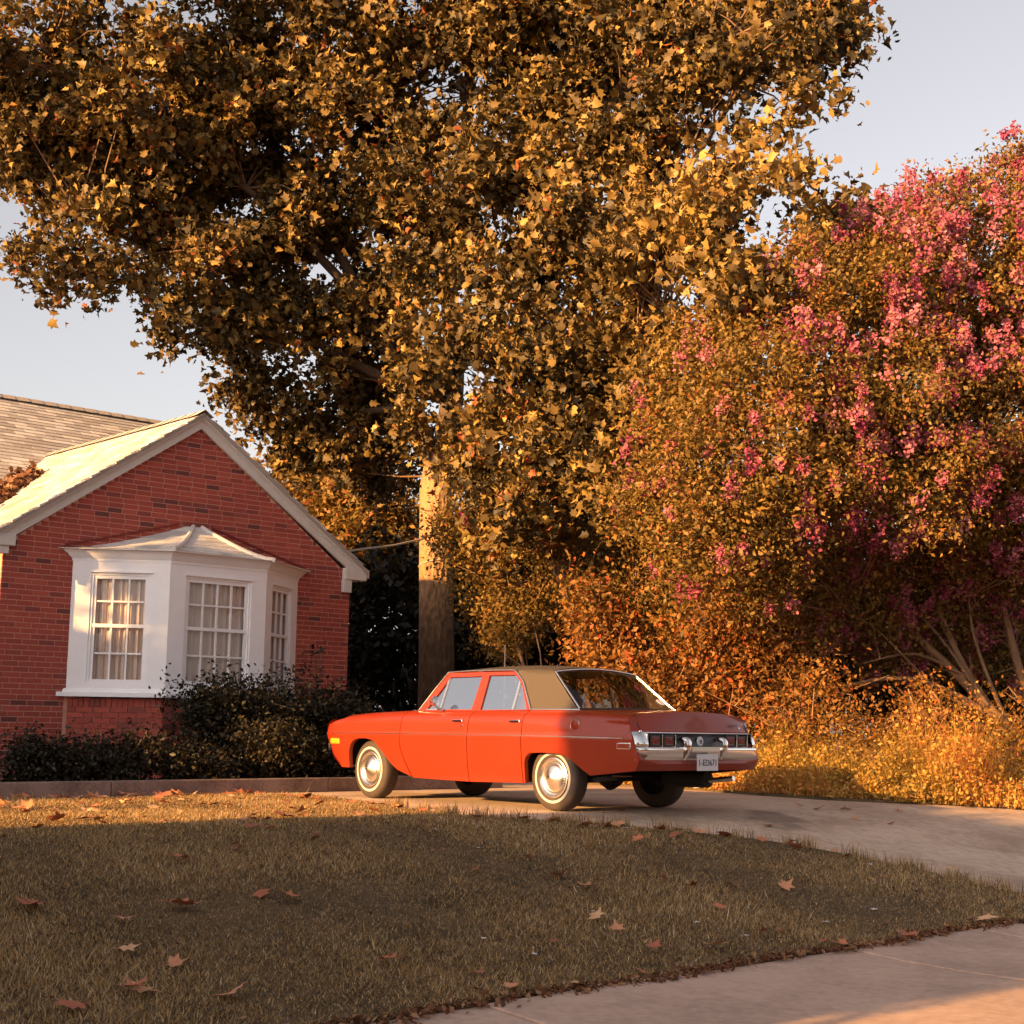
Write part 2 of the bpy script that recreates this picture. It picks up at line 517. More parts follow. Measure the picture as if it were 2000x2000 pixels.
# bay foundation: three brick faces
BPROJ, BS0, BS1, BF0, BF1 = .70, .92, 4.36, 1.91, 3.37
def run(p0, p1):
    L_ = math.hypot(p1[0] - p0[0], p1[1] - p0[1])
    d = ((p1[0] - p0[0]) / L_, (p1[1] - p0[1]) / L_)
    def fn(r): return (p0[0] + d[0] * r, p0[1] + d[1] * r)
    fn.d = d
    return fn, L_
front.d = (1, 0)
inset = .04
bayruns = [run((BS0 + .03, 0), (BF0 + .01, BPROJ - inset)), run((BF0 + .01, BPROJ - inset), (BF1 - .01, BPROJ - inset)), run((BF1 - .01, BPROJ - inset), (BS1 - .03, 0))]
core2 = MB()
core2.prism([(BS0 + .05, -.02), (BF0 + .02, BPROJ - inset - .014), (BF1 - .02, BPROJ - inset - .014), (BS1 - .05, -.02)], lambda a, b, d: H(a, b, d), -.1, 1.075)
core2.build('bay_foundation', M['mortar'], house)
for fn, L_ in bayruns:
    for c in range(14):
        brick_row(0, L_, .02 + c * COURSE, fn, (c % 2) * (BL + JT) / 2)
    r = 0.0
    while r < L_ - .03:                        # rowlock course on edge under the sill
        pieces.append((fn, r, min(r + .058, L_), ('row', .02 + 14 * COURSE)))
        r += .068
def brick_box(fn, a, b_, z):
    hh = BH
    if isinstance(z, tuple): z, hh = z[1], .105
    d = fn.d
    nrm = (-d[1], d[0])                       # outward in (s, n)
    c0, c1 = fn(a), fn(b_)
    pr = .0045 + random.uniform(-.0015, .002)
    v = []
    for q in (c0, c1):
        for dn in (-.02, pr):
            for dzz in (z, z + hh):
                v.append((q[0] + nrm[0] * dn, q[1] + nrm[1] * dn, dzz))
    return v
BF = [(0, 1, 3, 2), (4, 6, 7, 5), (0, 4, 5, 1), (2, 3, 7, 6), (0, 2, 6, 4), (1, 5, 7, 3)]
def camdist(s, n, z):
    p = P(s, n, z); return math.sqrt(p[0] ** 2 + p[1] ** 2 + (p[2] - CAMZ) ** 2)
scored = []
for fn, a, b_, z in pieces:
    zz = z[1] if isinstance(z, tuple) else z
    c = fn((a + b_) / 2)
    vis = zz > .62 and not (c[0] > 3.3 and zz < 1.25)
    if fn is bayruns[2][0]: vis = False
    scored.append(((b_ - a) / camdist(c[0], c[1], zz) * (1 if vis else .1), fn, a, b_, z))
scored.sort(key=lambda q: -q[0])
def pickmat():
    return random.choices(range(6), weights=[30, 26, 22, 10, 9, 4])[0]
rest = MB()
cache = {}
for i, (sc_, fn, a, b_, z) in enumerate(scored):
    mi = pickmat()
    v = brick_box(fn, a, b_, z)
    if i < 300:
        cx = sum(q[0] for q in v) / 8; cn = sum(q[1] for q in v) / 8; cz = sum(q[2] for q in v) / 8
        key = (round(b_ - a, 3), round(v[1][2] - v[0][2], 3), fn.d, mi)
        if key not in cache:
            q = MB().add([(SX * (p[0] - cx) + NX * (p[1] - cn), SY * (p[0] - cx) + NY * (p[1] - cn), p[2] - cz) for p in v], BF)
            cache[key] = q.mesh('brick', BR[mi])
        link('brick', cache[key], wall, H(cx, cn, cz))
    else:
        rest.add([H(*p) for p in v], BF, mi)
o = rest.build('brickwork', BR, wall)
o['kind'] = 'stuff'
# a few soldier bricks under the apex are part of the brickwork above
# roof --------------------------------------------------------------------
RS = math.atan2(4.97 - 3.08, 2.81)            # pitch
RA = 4.985                                    # top of roof at the ridge
def roof_z(s): return RA - abs(s - AS) * math.tan(RS)
deck = MB()
for sg, e in ((-1, -.19), (1, 5.52)):
    deck.prism([(AS, RA - .03), (e, roof_z(e) - .03), (e, roof_z(e) - .075), (AS, RA - .075)], lambda a, b, d: H(a, d, b), -6.6, .12)
MRN, MRZ, MEN = -6.4, 6.22, -1.35
mpitch = math.atan2(MRZ - 3.0, MRN - MEN)
def mroof_z(n): return MRZ - abs(n - MRN) * math.tan(math.radians(33.0))
deck.prism([(MRN, MRZ - .03), (-1.2, mroof_z(-1.2) - .03), (-1.2, mroof_z(-1.2) - .08), (MRN, MRZ - .08)], lambda a, b, d: H(d, a, b), -7, 5.85)
deck.prism([(MRN, MRZ - .03), (-11.6, mroof_z(-11.6) - .03), (-11.6, mroof_z(-11.6) - .08), (MRN, MRZ - .08)], lambda a, b, d: H(d, a, b), -7, 5.85)
roof = deck.build('roof', SH[3], house)
# back of the house: plain walls under the main roof
mb = MB()
mb.prism([(-7, -.1), (-.02, -.1), (-.02, 2.85), (-7, 2.85)], lambda a, b, d: H(a, d, b), -11, -1.6)
mb.prism([(-11, 2.8), (-1.6, 2.8), (MRN, MRZ - .1)], lambda a, b, d: H(d, a, b), -6.9, 5.2)
mb.build('rear_wall', BR[0], house)
# shingles: overlapping tabs, the visible slopes tab by tab
tabs = []
def shingle(p0, du, dv, nr, L_, hgt):
    th = .011
    base = [Vector(p0), Vector(p0) + du * L_, Vector(p0) + du * L_ + dv * hgt, Vector(p0) + dv * hgt]
    lift = [th * 1.9, th * 1.9, th * .5, th * .5]
    top = [b + nr * l for b, l in zip(base, lift)]
    bot = [b - nr * .006 for b in base]
    return [tuple(x) for x in bot + top], [(3, 2, 1, 0), (4, 5, 6, 7), (0, 1, 5, 4), (1, 2, 6, 5), (2, 3, 7, 6), (3, 0, 4, 7)]
def slope(fn, u0, u1, vlen, mrow=.135, tab=.30):
    """fn(u, v): point at u along the eave and v up the slope (metres)"""
    nrow = int(vlen / mrow)
    for r in range(nrow):
        u = u0 - (r % 3) * tab / 3
        while u < u1:
            a, b_ = max(u, u0), min(u + tab - .008, u1)
            if b_ - a > .04: tabs.append((fn, a, b_, r * mrow, min(mrow + .05, vlen - r * mrow)))
            u += tab
def left_slope(u, v):                          # u: towards the front, v: up the slope
    s = -.19 + v * math.cos(RS); return H(s, u, roof_z(-.19) - .03 + v * math.sin(RS))
def right_slope(u, v):
    s = 5.52 - v * math.cos(RS); return H(s, u, roof_z(5.52) - .03 + v * math.sin(RS))
mp = math.radians(33)
def main_slope(u, v):
    n = -1.2 - v * math.cos(mp); return H(u, n, mroof_z(-1.2) - .03 + v * math.sin(mp))
slope(left_slope, -5.2, .135, (AS + .19) / math.cos(RS))
slope(right_slope, -6.5, .135, (5.52 - AS) / math.cos(RS))
slope(main_slope, -6.8, 5.85, (-1.2 - MRN) / math.cos(mp), .135, .33)
restS = MB()
cacheS = {}
sc2 = []
for fn, a, b_, v0, hh in tabs:
    p = Vector(fn((a + b_) / 2, v0 + hh / 2)) + HB
    rel = p - Vector((0, 0, CAMZ))
    d = rel.length
    px = rel.dot(rx) / rel.dot(fwd)
    vis = abs(px) < .36
    if fn is right_slope: vis = False
    if fn is main_slope and (rel.z / d < .05 or p.z < 4.6): vis = False
    sc2.append((((b_ - a) / d) * (1 if vis else .01), fn, a, b_, v0, hh))
sc2.sort(key=lambda q: -q[0])
for i, (q, fn, a, b_, v0, hh) in enumerate(sc2):
    p0 = Vector(fn(a, v0)); du = (Vector(fn(a + 1, v0)) - p0); dv = (Vector(fn(a, v0 + 1)) - p0)
    nr = du.cross(dv).normalized()
    if nr.z < 0: nr = -nr
    mi = random.choices(range(4), weights=[4, 3, 3, 1])[0]
    if i < 300:
        key = (fn.__name__, round(b_ - a, 3), round(hh, 3), mi)
        if key not in cacheS:
            v, f = shingle((0, 0, 0), du, dv, nr, b_ - a, hh)
            cacheS[key] = MB().add(v, f).mesh('shingle', SH[mi])
        link('shingle', cacheS[key], roof, tuple(p0 + nr * random.uniform(0, .003)))
    else:
        v, f = shingle(p0 + nr * random.uniform(0, .003), du, dv, nr, b_ - a, hh)
        restS.add(v, f, mi)
o = restS.build('shingles', SH, roof)
o['kind'] = 'stuff'
# ridge caps
mb = MB()
for i in range(22):
    u = .13 - i * .25
    for sg in (-1, 1):
        mb.add([H(AS, u, RA + .022), H(AS, u - .27, RA + .012), H(AS + sg * .14, u - .27, RA + .012 - .14 * math.tan(RS)), H(AS + sg * .14, u, RA + .022 - .14 * math.tan(RS))], [(0, 1, 2, 3)])
mb.build('ridge_cap', SH[1], roof)
mb = MB()
for i in range(51):
    u = -6.9 + i * .25
    for sg in (-1, 1):
        mb.add([H(u, MRN, MRZ + .022), H(u + .24, MRN, MRZ + .03), H(u + .24, MRN + sg * .14, MRZ + .03 - .14 * math.tan(mp)), H(u, MRN + sg * .14, MRZ + .022 - .14 * math.tan(mp))], [(0, 1, 2, 3)])
mb.build('ridge_cap', SH[3], roof)
# rake boards: wide board, upper moulding and shadow gap, plus the eave returns
def rake(parent):
    for sg in (-1, 1):
        e = AS + sg * 2.80
        t = math.tan(RS)
        for (o0, o1, d0, d1, nm) in ((-.045, -.235, .012, .055, 'rake_board'), (-.030, -.105, .055, .095, 'rake_moulding'), (-.105, -.128, .055, .070, 'rake_bead')):
            pl = [(AS, RA + o0), (e, RA - 2.80 * t + o0), (e, RA - 2.80 * t + o1), (AS, RA + o1)]
            mb = MB().prism(pl, lambda a, b, d: H(a, d, b), d0, d1)
            mb.build(nm, M['trim'], parent)
rake(house)
for (a0, a1, z0, z1, d0, d1) in ((5.14, 5.52, 2.885, 3.055, -.25, .085), (5.12, 5.262, 2.695, 2.885, .0, .07), (-.36, .115, 2.90, 3.05, -.3, .085), (-.16, .045, 2.80, 2.90, .0, .06)):
    mb = MB().prism([(a0, z0), (a1, z0), (a1, z1), (a0, z1)], lambda a, b, d: H(a, d, b), d0, d1)
    mb.build('eave_return', M['trim'], house, bevel=.006)
mb = MB().prism([(5.50, 2.93), (5.58, 2.93), (5.58, 3.05), (5.50, 3.03)], lambda a, b, d: H(a, d, b), -6.5, .06)
mb.build('gutter', M['trim'], house)

# bay window ----------------------------------------------------------------
bay = empty('bay_window')
bay.parent = house
faces_ = [((BS0, 0), (BF0, BPROJ), 3), ((BF0, BPROJ), (BF1, BPROJ), 4), ((BF1, BPROJ), (BS1, 0), 3)]
M['pane'] = glassmat('window_pane', (.93, .93, .93), .05)
M['curtain'] = simple('curtain_cloth', (.62, .50, .44), .9, noise=.08, nscale=20)
SILL, HEAD = 1.09, 2.80
def face_fn(p0, p1):
    L_ = math.hypot(p1[0] - p0[0], p1[1] - p0[1])
    d = ((p1[0] - p0[0]) / L_, (p1[1] - p0[1]) / L_)
    nr = (-d[1], d[0])
    return L_, (lambda a, z, o: H(p0[0] + d[0] * a + nr[0] * o, p0[1] + d[1] * a + nr[1] * o, z))
for (p0, p1, nx) in faces_:
    L_, fn = face_fn(p0, p1)
    def slab(a0, a1, z0, z1, o0, o1, name, par, mat=M['white'], bv=0.0):
        mb = MB().prism([(a0, z0), (a1, z0), (a1, z1), (a0, z1)], fn, o0, o1)
        return mb.build(name, mat, par, bevel=bv)
    st = .235                                     # width of the flat corner boards
    wz0, wz1 = 1.255, 2.655
    slab(0, st, SILL + .1, HEAD, -.09, 0, 'corner_board', bay)
    slab(L_ - st, L_, SILL + .1, HEAD, -.09, 0, 'corner_board', bay)
    slab(st, L_ - st, wz1, HEAD, -.09, -.001, 'head_board', bay)
    slab(st, L_ - st, SILL + .1, wz0, -.09, -.001, 'apron_board', bay)
    win = empty('sash_window'); win.parent = bay
    a0, a1 = st, L_ - st
    # stop moulding around the opening
    for (q0, q1, r0, r1) in ((a0, a0 + .03, wz0, wz1), (a1 - .03, a1, wz0, wz1), (a0 + .03, a1 - .03, wz1 - .03, wz1)):
        slab(q0, q1, r0, r1, -.05, -.012, 'jamb', win)
    slab(a0 - .02, a1 + .02, wz1 + .001, wz1 + .022, .0, .018, 'drip_cap', win)
    slab(a0 + .03, a1 - .03, wz0, wz0 + .055, -.06, -.015, 'bottom_rail', win)
    zm = (wz0 + wz1) / 2 + .03
    slab(a0 + .03, a1 - .03, zm - .022, zm + .022, -.06, -.02, 'meeting_rail', win)
    slab(a0 + .03, a1 - .03, wz1 - .075, wz1 - .03, -.055, -.025, 'top_rail', win)
    for q in (a0 + .03, a1 - .03 - .04):
        slab(q, q + .04, wz0 + .055, wz1 - .075, -.06, -.028, 'stile', win)
    g0, g1 = a0 + .07, a1 - .07
    pw = (g1 - g0) / nx
    for (r0, r1) in ((wz0 + .055, zm - .022), (zm + .022, wz1 - .075)):
        rm = (r0 + r1) / 2
        for i in range(1, nx):
            slab(g0 + pw * i - .011, g0 + pw * i + .011, r0, r1, -.06, -.032, 'muntin', win)
        for i in range(nx):
            slab(g0 + pw * i + .011, g0 + pw * (i + 1) - .011, rm - .011, rm + .011, -.06, -.033, 'muntin', win)
            for (t0, t1) in ((r0, rm), (rm, r1)):
                mb = MB().add([fn(g0 + pw * i, t0, -.046), fn(g0 + pw * (i + 1), t0, -.046), fn(g0 + pw * (i + 1), t1, -.046), fn(g0 + pw * i, t1, -.046)], [(0, 1, 2, 3)])
                mb.build('pane', M['pane'], win, fixn=False)
    # gathered curtain behind the sash
    rows = [[], []]
    ph = random.uniform(0, 6)
    for j in range(90):
        a = a0 - .02 + (a1 - a0 + .04) * j / 89
        dd = -.10 + .022 * math.sin(j * .62 + ph + 1.3 * math.sin(j * .11)) + .010 * math.sin(j * 1.7)
        rows[0].append(fn(a, wz0 - .05, dd)); rows[1].append(fn(a, wz1 + .05, dd * .7 - .03))
    MB().grid(rows).build('curtain', M['curtain'], win, smooth=60)
# crown, sill and roof of the bay follow its plan
def ring(off):
    """plan outline of the bay pushed out by off"""
    k = math.tan(math.radians(35.5) / 2)
    c, s_ = math.cos(math.radians(35.5)), math.sin(math.radians(35.5))
    return [(BS0 - off / s_, -.0), (BF0 - off * k, BPROJ + off), (BF1 + off * k, BPROJ + off), (BS1 + off / s_, 0)]
def band(z0, z1, o0, o1, name, mat, par=bay):
    r0, r1 = ring(o0), ring(o1)
    ri = ring(-.12)
    mb = MB()
    mb.grid([[H(*p, z0) for p in ri], [H(*p, z0) for p in r0], [H(*p, z1) for p in r1], [H(*p, z1) for p in ri]])
    return mb.build(name, mat, par)
band(2.80, 2.83, .008, .008, 'frieze', M['white'])
band(2.83, 2.90, .012, .055, 'crown_moulding', M['white'])
band(2.90, 2.945, .06, .095, 'crown_moulding', M['white'])
band(SILL, SILL + .055, .075, .075, 'sill', M['white'])
band(SILL + .055, SILL + .10, .03, .02, 'sill_moulding', M['white'])
mb = MB()
ro = ring(.125)
peak = [(2.45, 0.03), (2.83, 0.03)]
Z0 = 2.95
def bayroof(t, p, q):
    """flared little hip roof: straight from ring to wall, slightly bell-cast"""
    pass
rows = []
RINGN = 9
for i in range(RINGN):
    t = i / (RINGN - 1)
    z = Z0 + (3.40 - Z0) * (t ** 1.6)
    tgt = [(2.52, -.01), (2.60, .05), (2.72, .05), (2.80, -.01)]
    rows.append([H(p[0] + (q[0] - p[0]) * t, p[1] + (q[1] - p[1]) * t, z + .012 * math.sin(p[0] * 7 + t * 5)) for p, q in zip(ro, tgt)])
mb.grid(rows)
mb.grid([[H(*p, Z0 - .012) for p in ro], rows[0]])
broof = mb.build('bay_roof', SH[2], bay)
# shingle courses on the bay roof
for fi in range(3):
    for i in range(RINGN - 1):
        a0, a1 = Vector(rows[i][fi]), Vector(rows[i][fi + 1])
        b0, b1 = Vector(rows[i + 1][fi]), Vector(rows[i + 1][fi + 1])
        n_t = max(1, int((a1 - a0).length / .22))
        nr = (a1 - a0).cross(b0 - a0).normalized()
        if nr.z < 0: nr = -nr
        for j in range(n_t):
            u0, u1 = (j + .02) / n_t, (j + .98) / n_t
            q = [a0.lerp(a1, u0) + nr * .009, a0.lerp(a1, u1) + nr * .009, b0.lerp(b1, u1) + nr * .004, b0.lerp(b1, u0) + nr * .004]
            qb = [a0.lerp(a1, u0), a0.lerp(a1, u1), b0.lerp(b1, u1), b0.lerp(b1, u0)]
            MB().add([tuple(x) for x in qb + q], [(3, 2, 1, 0), (4, 5, 6, 7), (0, 1, 5, 4), (1, 2, 6, 5), (2, 3, 7, 6), (3, 0, 4, 7)]).build('shingle', SH[random.choice([0, 2, 2])], broof)
for a, b_ in ((1, 1), (2, 2)):
    mb = MB()
    mb.tube([Vector(rows[i][a]) + Vector((0, 0, .012)) for i in range(RINGN)], [.036 - .001 * i for i in range(RINGN)], 6)
    mb.build('hip_cap', SH[2], broof)
mb = MB()
for sgn, s0, s1 in ((1, BS0 - .12, 2.40), (-1, 2.92, BS1 + .12)):
    pass
# flashing strip painted red where the bay roof meets the wall
M['flash'] = simple('painted_flashing', (.19, .022, .018), .7, noise=.15, nscale=5)
mb = MB().prism([(.80, 2.975), (2.40, 3.40), (2.40, 3.43), (1.2, 3.10), (.80, 3.01)], lambda a, b, d: H(a, d, b), -.005, .012)
mb.build('flashing', M['flash'], house)
mb = MB().prism([(4.48, 2.975), (4.48, 3.01), (4.1, 3.10), (2.92, 3.43), (2.92, 3.40)], lambda a, b, d: H(a, d, b), -.005, .012)
mb.build('flashing', M['flash'], house)
# ================================================================== CAR
# local axes: x forward from the rear axle, y to the car's left, z up
CAR_T = math.radians(90 + 42.89)
car = empty('parked_car', (1.005, 14.80, 0), CAR_T, 'orange red four door sedan with tan vinyl roof and whitewall tyres on the driveway', 'car')
def paint(name, col):
    mt, t, b, o = nodes(name)
    b.inputs['Base Color'].default_value = (*col, 1)
    b.inputs['Roughness'].default_value = .42
    b.inputs['Specular IOR Level'].default_value = .3
    b.inputs['Coat Weight'].default_value = .5
    b.inputs['Coat Roughness'].default_value = .05
    tc = t.nodes.new('ShaderNodeTexCoord')
    n = t.nodes.new('ShaderNodeTexNoise'); n.inputs['Scale'].default_value = 3; n.inputs['Detail'].default_value = 6
    t.links.new(tc.outputs['Object'], n.inputs['Vector'])
    mr = t.nodes.new('ShaderNodeMapRange'); mr.inputs['To Min'].default_value = .34; mr.inputs['To Max'].default_value = .5
    t.links.new(n.outputs['Fac'], mr.inputs['Value']); t.links.new(mr.outputs[0], b.inputs['Roughness'])
    return mt
M['paint'] = paint('car_paint', (.25, .0235, .0062))
M['vinyl'] = simple('vinyl_top', (.062, .046, .035), .7, noise=.12, nscale=60, bump=.35, bscale=220)
M['chrome'] = simple('chrome', (.80, .78, .76), .09, 1.0)
M['chrome_dull'] = simple('bright_trim', (.78, .74, .70), .25, 1.0)
M['tyre'] = simple('tyre_rubber', (.052, .036, .028), .75, noise=.2, nscale=20, bump=.25, bscale=60)
M['whitewall'] = simple('whitewall', (.50, .47, .43), .6, noise=.1, nscale=12)
M['hub'] = simple('hubcap_metal', (.82, .79, .75), .26, 1.0)
M['black'] = simple('underbody_black', (.012, .011, .010), .8)
M['blackpanel'] = simple('black_panel', (.014, .012, .013), .35)
M['lens'] = simple('red_lens', (.16, .010, .008), .15, coat=.6)
M['amber'] = simple('amber_lens', (.85, .28, .015), .3)
M['seat'] = simple('seat_cloth', (.035, .024, .018), .8)
M['rubber'] = simple('rubber_seal', (.02, .017, .015), .6)
M['glass_side'] = glassmat('car_side_glass', (.80, .80, .82), .62)
M['glass_rear'] = glassmat('car_rear_glass', (.88, .87, .85), .05)
M['plate'] = simple('plate_white', (.62, .60, .62), .5)
M['ink'] = simple('plate_ink', (.03, .03, .06), .6)
def ip(x, tab):
    return float(np.interp(x, [a for a, _ in tab], [b for _, b in tab]))
CY = [(.20, .815), (.24, .832), (.30, .848), (.45, .868), (.58, .878), (.675, .884), (.695, .884), (.715, .876), (.78, .868), (.83, .860), (.855, .853), (.885, .836), (.905, .814), (.922, .785), (.934, .758), (.942, .735)]
ZT = [(-1.05, .893), (-.9, .905), (-.6, .930), (-.3, .948), (.34, .950), (1.2, .944), (2.1, .941), (2.48, .928), (2.9, .914), (3.33, .886), (3.5, .872), (3.64, .852)]
ZB = [(-1.05, .407), (-.754, .372), (-.545, .350), (-.451, .399), (-.362, .455), (-.30, .492), (-.228, .521), (-.16, .536), (-.093, .543), (.08, .546), (.23, .540), (.265, .528), (.29, .511), (.31, .485), (.322, .449), (.328, .34), (.334, .252), (1.15, .236), (1.7, .241), (2.215, .247), (2.30, .315), (2.402, .399), (2.50, .485), (2.60, .570), (2.645, .602), (2.70, .626), (2.80, .641), (2.941, .640), (3.0, .628), (3.05, .606), (3.085, .575), (3.108, .535), (3.120, .49), (3.126, .41), (3.130, .322), (3.64, .322)]
XE = [(.35, -1.07), (.407, -1.10), (.506, -1.16), (.62, -1.11), (.728, -1.064), (.76, -1.04), (.893, -1.0)]
XN = [(.30, 3.36), (.35, 3.40), (.43, 3.51), (.5, 3.56), (.6, 3.61), (.70, 3.65), (.78, 3.64), (.81, 3.61), (.83, 3.57), (.845, 3.52), (.852, 3.47)]
HSEAM = [(.24, -.185), (.277, -.17), (.397, -.09), (.536, -.016), (.60, 0), (1.0, 0)]
ZMID = .66
UPZ = [.66, .675, .688, .697, .715, .745, .78, .81, .83, .845, .857, .870, .885, .896, .905, .914, .922, .929, .934, .938, .942]
def body_pt(u, r, sg=1, inset=0.0):
    """r: row index, 0..8 below the crease, then the fixed rows above"""
    zt = ip(u, ZT)
    if r <= 8:
        zb = ip(u, ZB); t = r / 8
        z = zb + (ZMID - zb) * t; zc = z
    else:
        zc = UPZ[r - 8]; z = ZMID + (zc - ZMID) * (zt - ZMID) / (.942 - ZMID)
    y = ip(zc, CY)
    x = u
    g = 0.0
    if 1.2 < u <= 2.225: g = (u - 1.2) / 1.025
    elif 2.225 < u < 2.33: g = 1 - (u - 2.225) / .105
    x += g * ip(z, HSEAM)
    if u < -.6:
        k = (u + .6) / -.45; x = -.6 + k * (ip(z, XE) + .6)
        y -= .02 * k * k
    if u < -.2 and zc > .85:
        k = min(1, (-.2 - u) / .8); wz = (zc - .85) / .092
        y += .075 * k * wz
    if u > 3.2:
        k = (u - 3.2) / .44; x = 3.2 + k * (ip(z, XN) - 3.2)
        y -= .085 * k ** 2.6
    if u > 2.6: y -= .012 * (u - 2.6)
    return (x, sg * (y - inset), z)
NR = 9 + len(UPZ) - 1
ucols = sorted(set([round(a, 4) for a, _ in ZB] + [round(v, 4) for v in np.arange(-1.05, 3.65, .06)] + [2.225, 2.24, 2.26, 2.28, 1.15, .36, 3.2, 3.3, 3.4, 3.46, 3.52, 3.56, 3.60, 3.62, 3.64, -1.0, -.95]))
def side_panel(name, u0, u1, sg, parent, gap=.0045):
    cols = [u0 + gap] + [u for u in ucols if u0 + gap + .004 < u < u1 - gap - .004] + [u1 - gap]
    rows = []
    rows.append([body_pt(u, 0, sg, .05) for u in cols])
    for r in range(NR): rows.append([body_pt(u, r, sg) for u in cols])
    # flanges folded inwards at both ends
    rows = [[(p[0][0], p[0][1] - sg * .03, p[0][2])] + p + [(p[-1][0], p[-1][1] - sg * .03, p[-1][2])] for p in rows]
    mb = MB().grid(rows, flip=(sg < 0))
    return mb.build(name, M['paint'], parent, smooth=38, fixn=False)
for sg in (1, -1):
    side_panel('front_fender', 2.225, 3.64, sg, car)
    side_panel('quarter_panel', -1.05, .36, sg, car)
doors = {}
for sg in (1, -1):
    for nm, a, b_ in (('front_door', 1.15, 2.225), ('rear_door', .36, 1.15)):
        d = side_panel(nm, a, b_, sg, car)
        doors[(nm, sg)] = d
        hx = 1.30 if nm == 'front_door' else .455
        mb = MB()
        mb.box((hx, sg * .874, .838), (.15, .022, .022))
        mb.box((hx - .055, sg * .868, .838), (.04, .03, .03))
        h = mb.build('handle', M['chrome'], d, bevel=.004)
        if nm == 'front_door':
            MB().lathe([(0, .006), (.014, .004), (.017, -.004)], 'y', 16, c=(1.245, sg * .866, .79)).build('lock', M['chrome'], d, smooth=40)
# hood, cowl, trunk lid, tail
def top_rows(us, side_r=NR - 1):
    rows = []
    for u in us:
        e = body_pt(u, side_r)
        rows.append(e)
    return rows
def cross(us, crown, ny=13):
    rows = []
    for u in us:
        e = body_pt(u, NR - 1)
        row = []
        for j in range(ny):
            y = e[1] * (1 - 2 * j / (ny - 1))
            k = 1 - (y / e[1]) ** 2
            row.append((e[0], y, e[2] + crown(u) * (k ** .8)))
        rows.append(row)
    return rows
MB().grid(cross([1.95, 2.05, 2.2, 2.35, 2.5, 2.7, 2.9, 3.1, 3.25, 3.35, 3.45, 3.52, 3.58, 3.61, 3.64], lambda u: .026)).build('hood', M['paint'], car, smooth=40)
DC = lambda u: float(np.interp(u, [-1.05, -.9, -.4, -.1], [.048, .046, .020, .012]))
deck_rows = cross([-1.05, -1.0, -.93, -.85, -.75, -.6, -.45, -.3, -.15, 0.0, .1], DC, 21)
# pull the lid up with a crease along its sides, bow its rear edge backwards
for r in deck_rows:
    for j, p in enumerate(r):
        k = 1 - (p[1] / .82) ** 2
        bow = -.085 * max(0, (-.6 - p[0]) / .4) * max(0, k)
        r[j] = (p[0] + bow, p[1], p[2])
MB().grid(deck_rows).build('trunk_lid', M['paint'], car, smooth=40)
lip = deck_rows[0]
def rear_row(r, bow, ny=21):
    e = body_pt(-1.05, r)
    zt2 = ip(-1.05, ZT)
    fade = max(0, (e[2] - .76) / (zt2 - .76))
    row = []
    for j in range(ny):
        f = 1 - 2 * j / (ny - 1)
        k = 1 - abs(f) ** (2 + 4 * (1 - fade))
        row.append((e[0] - bow * max(0, k), e[1] * f, e[2] + DC(-1.05) * fade * ((1 - f * f) ** .8)))
    return row
up_r = [r for r in range(NR) if body_pt(-1.05, r)[2] > .755]
lidf = [rear_row(r, .085 * 1.0) for r in up_r[::-1]]
lidf[0] = [tuple(p) for p in lip]
MB().grid(lidf).build('lid_face', M['paint'], car, smooth=50)
lo_r = [r for r in range(NR) if body_pt(-1.05, r)[2] <= .765]
val = [rear_row(r, .018 if .49 < body_pt(-1.05, r)[2] < .755 else .05) for r in lo_r[::-1]]
val.append([(p[0] + .12, p[1] * .97, p[2] + .01) for p in val[-1]])
MB().grid(val).build('rear_valance', M['paint'], car, smooth=40)
# seam between lid face and fin
for sg in (1, -1):
    MB().tube([(lip[0][0] - .002, sg * .765, .905), (lip[0][0] - .075, sg * .765, .765)], .004, 6).build('lid_seam', M['rubber'], car)
# rear bumper with its recessed lamp panel
def bpath(y, z=.615):
    a = abs(y)
    x = -1.195 + .030 * (a / .78) ** 2
    if a > .77: x += ((a - .77) / .09) ** 2 * .052
    return x + (ip(z, XE) + 1.115) * .75
bum = empty('rear_bumper'); bum.parent = car
ys = list(np.linspace(-.86, .86, 49))
prof = [(.09, .492), (.050, .494), (.036, .504), (.012, .550), (-.004, .585), (-.014, .607), (-.010, .617), (.01, .623), (.06, .623)]
MB().grid([[(bpath(y, z) + dx, y, z) for y in ys] for dx, z in prof]).build('bumper_bar', M['chrome'], bum, smooth=50)
MB().grid([[(bpath(y, z) + dx, y * .995, z) for y in ys] for dx, z in ((.055, .752), (.01, .758), (-.002, .754), (-.002, .744), (.05, .740))]).build('top_lip', M['chrome'], bum, smooth=50)
MB().grid([[(bpath(y, z) + .045, y * .985, z) for y in ys] for z in (.615, .755)]).build('lamp_panel', M['blackpanel'], bum)
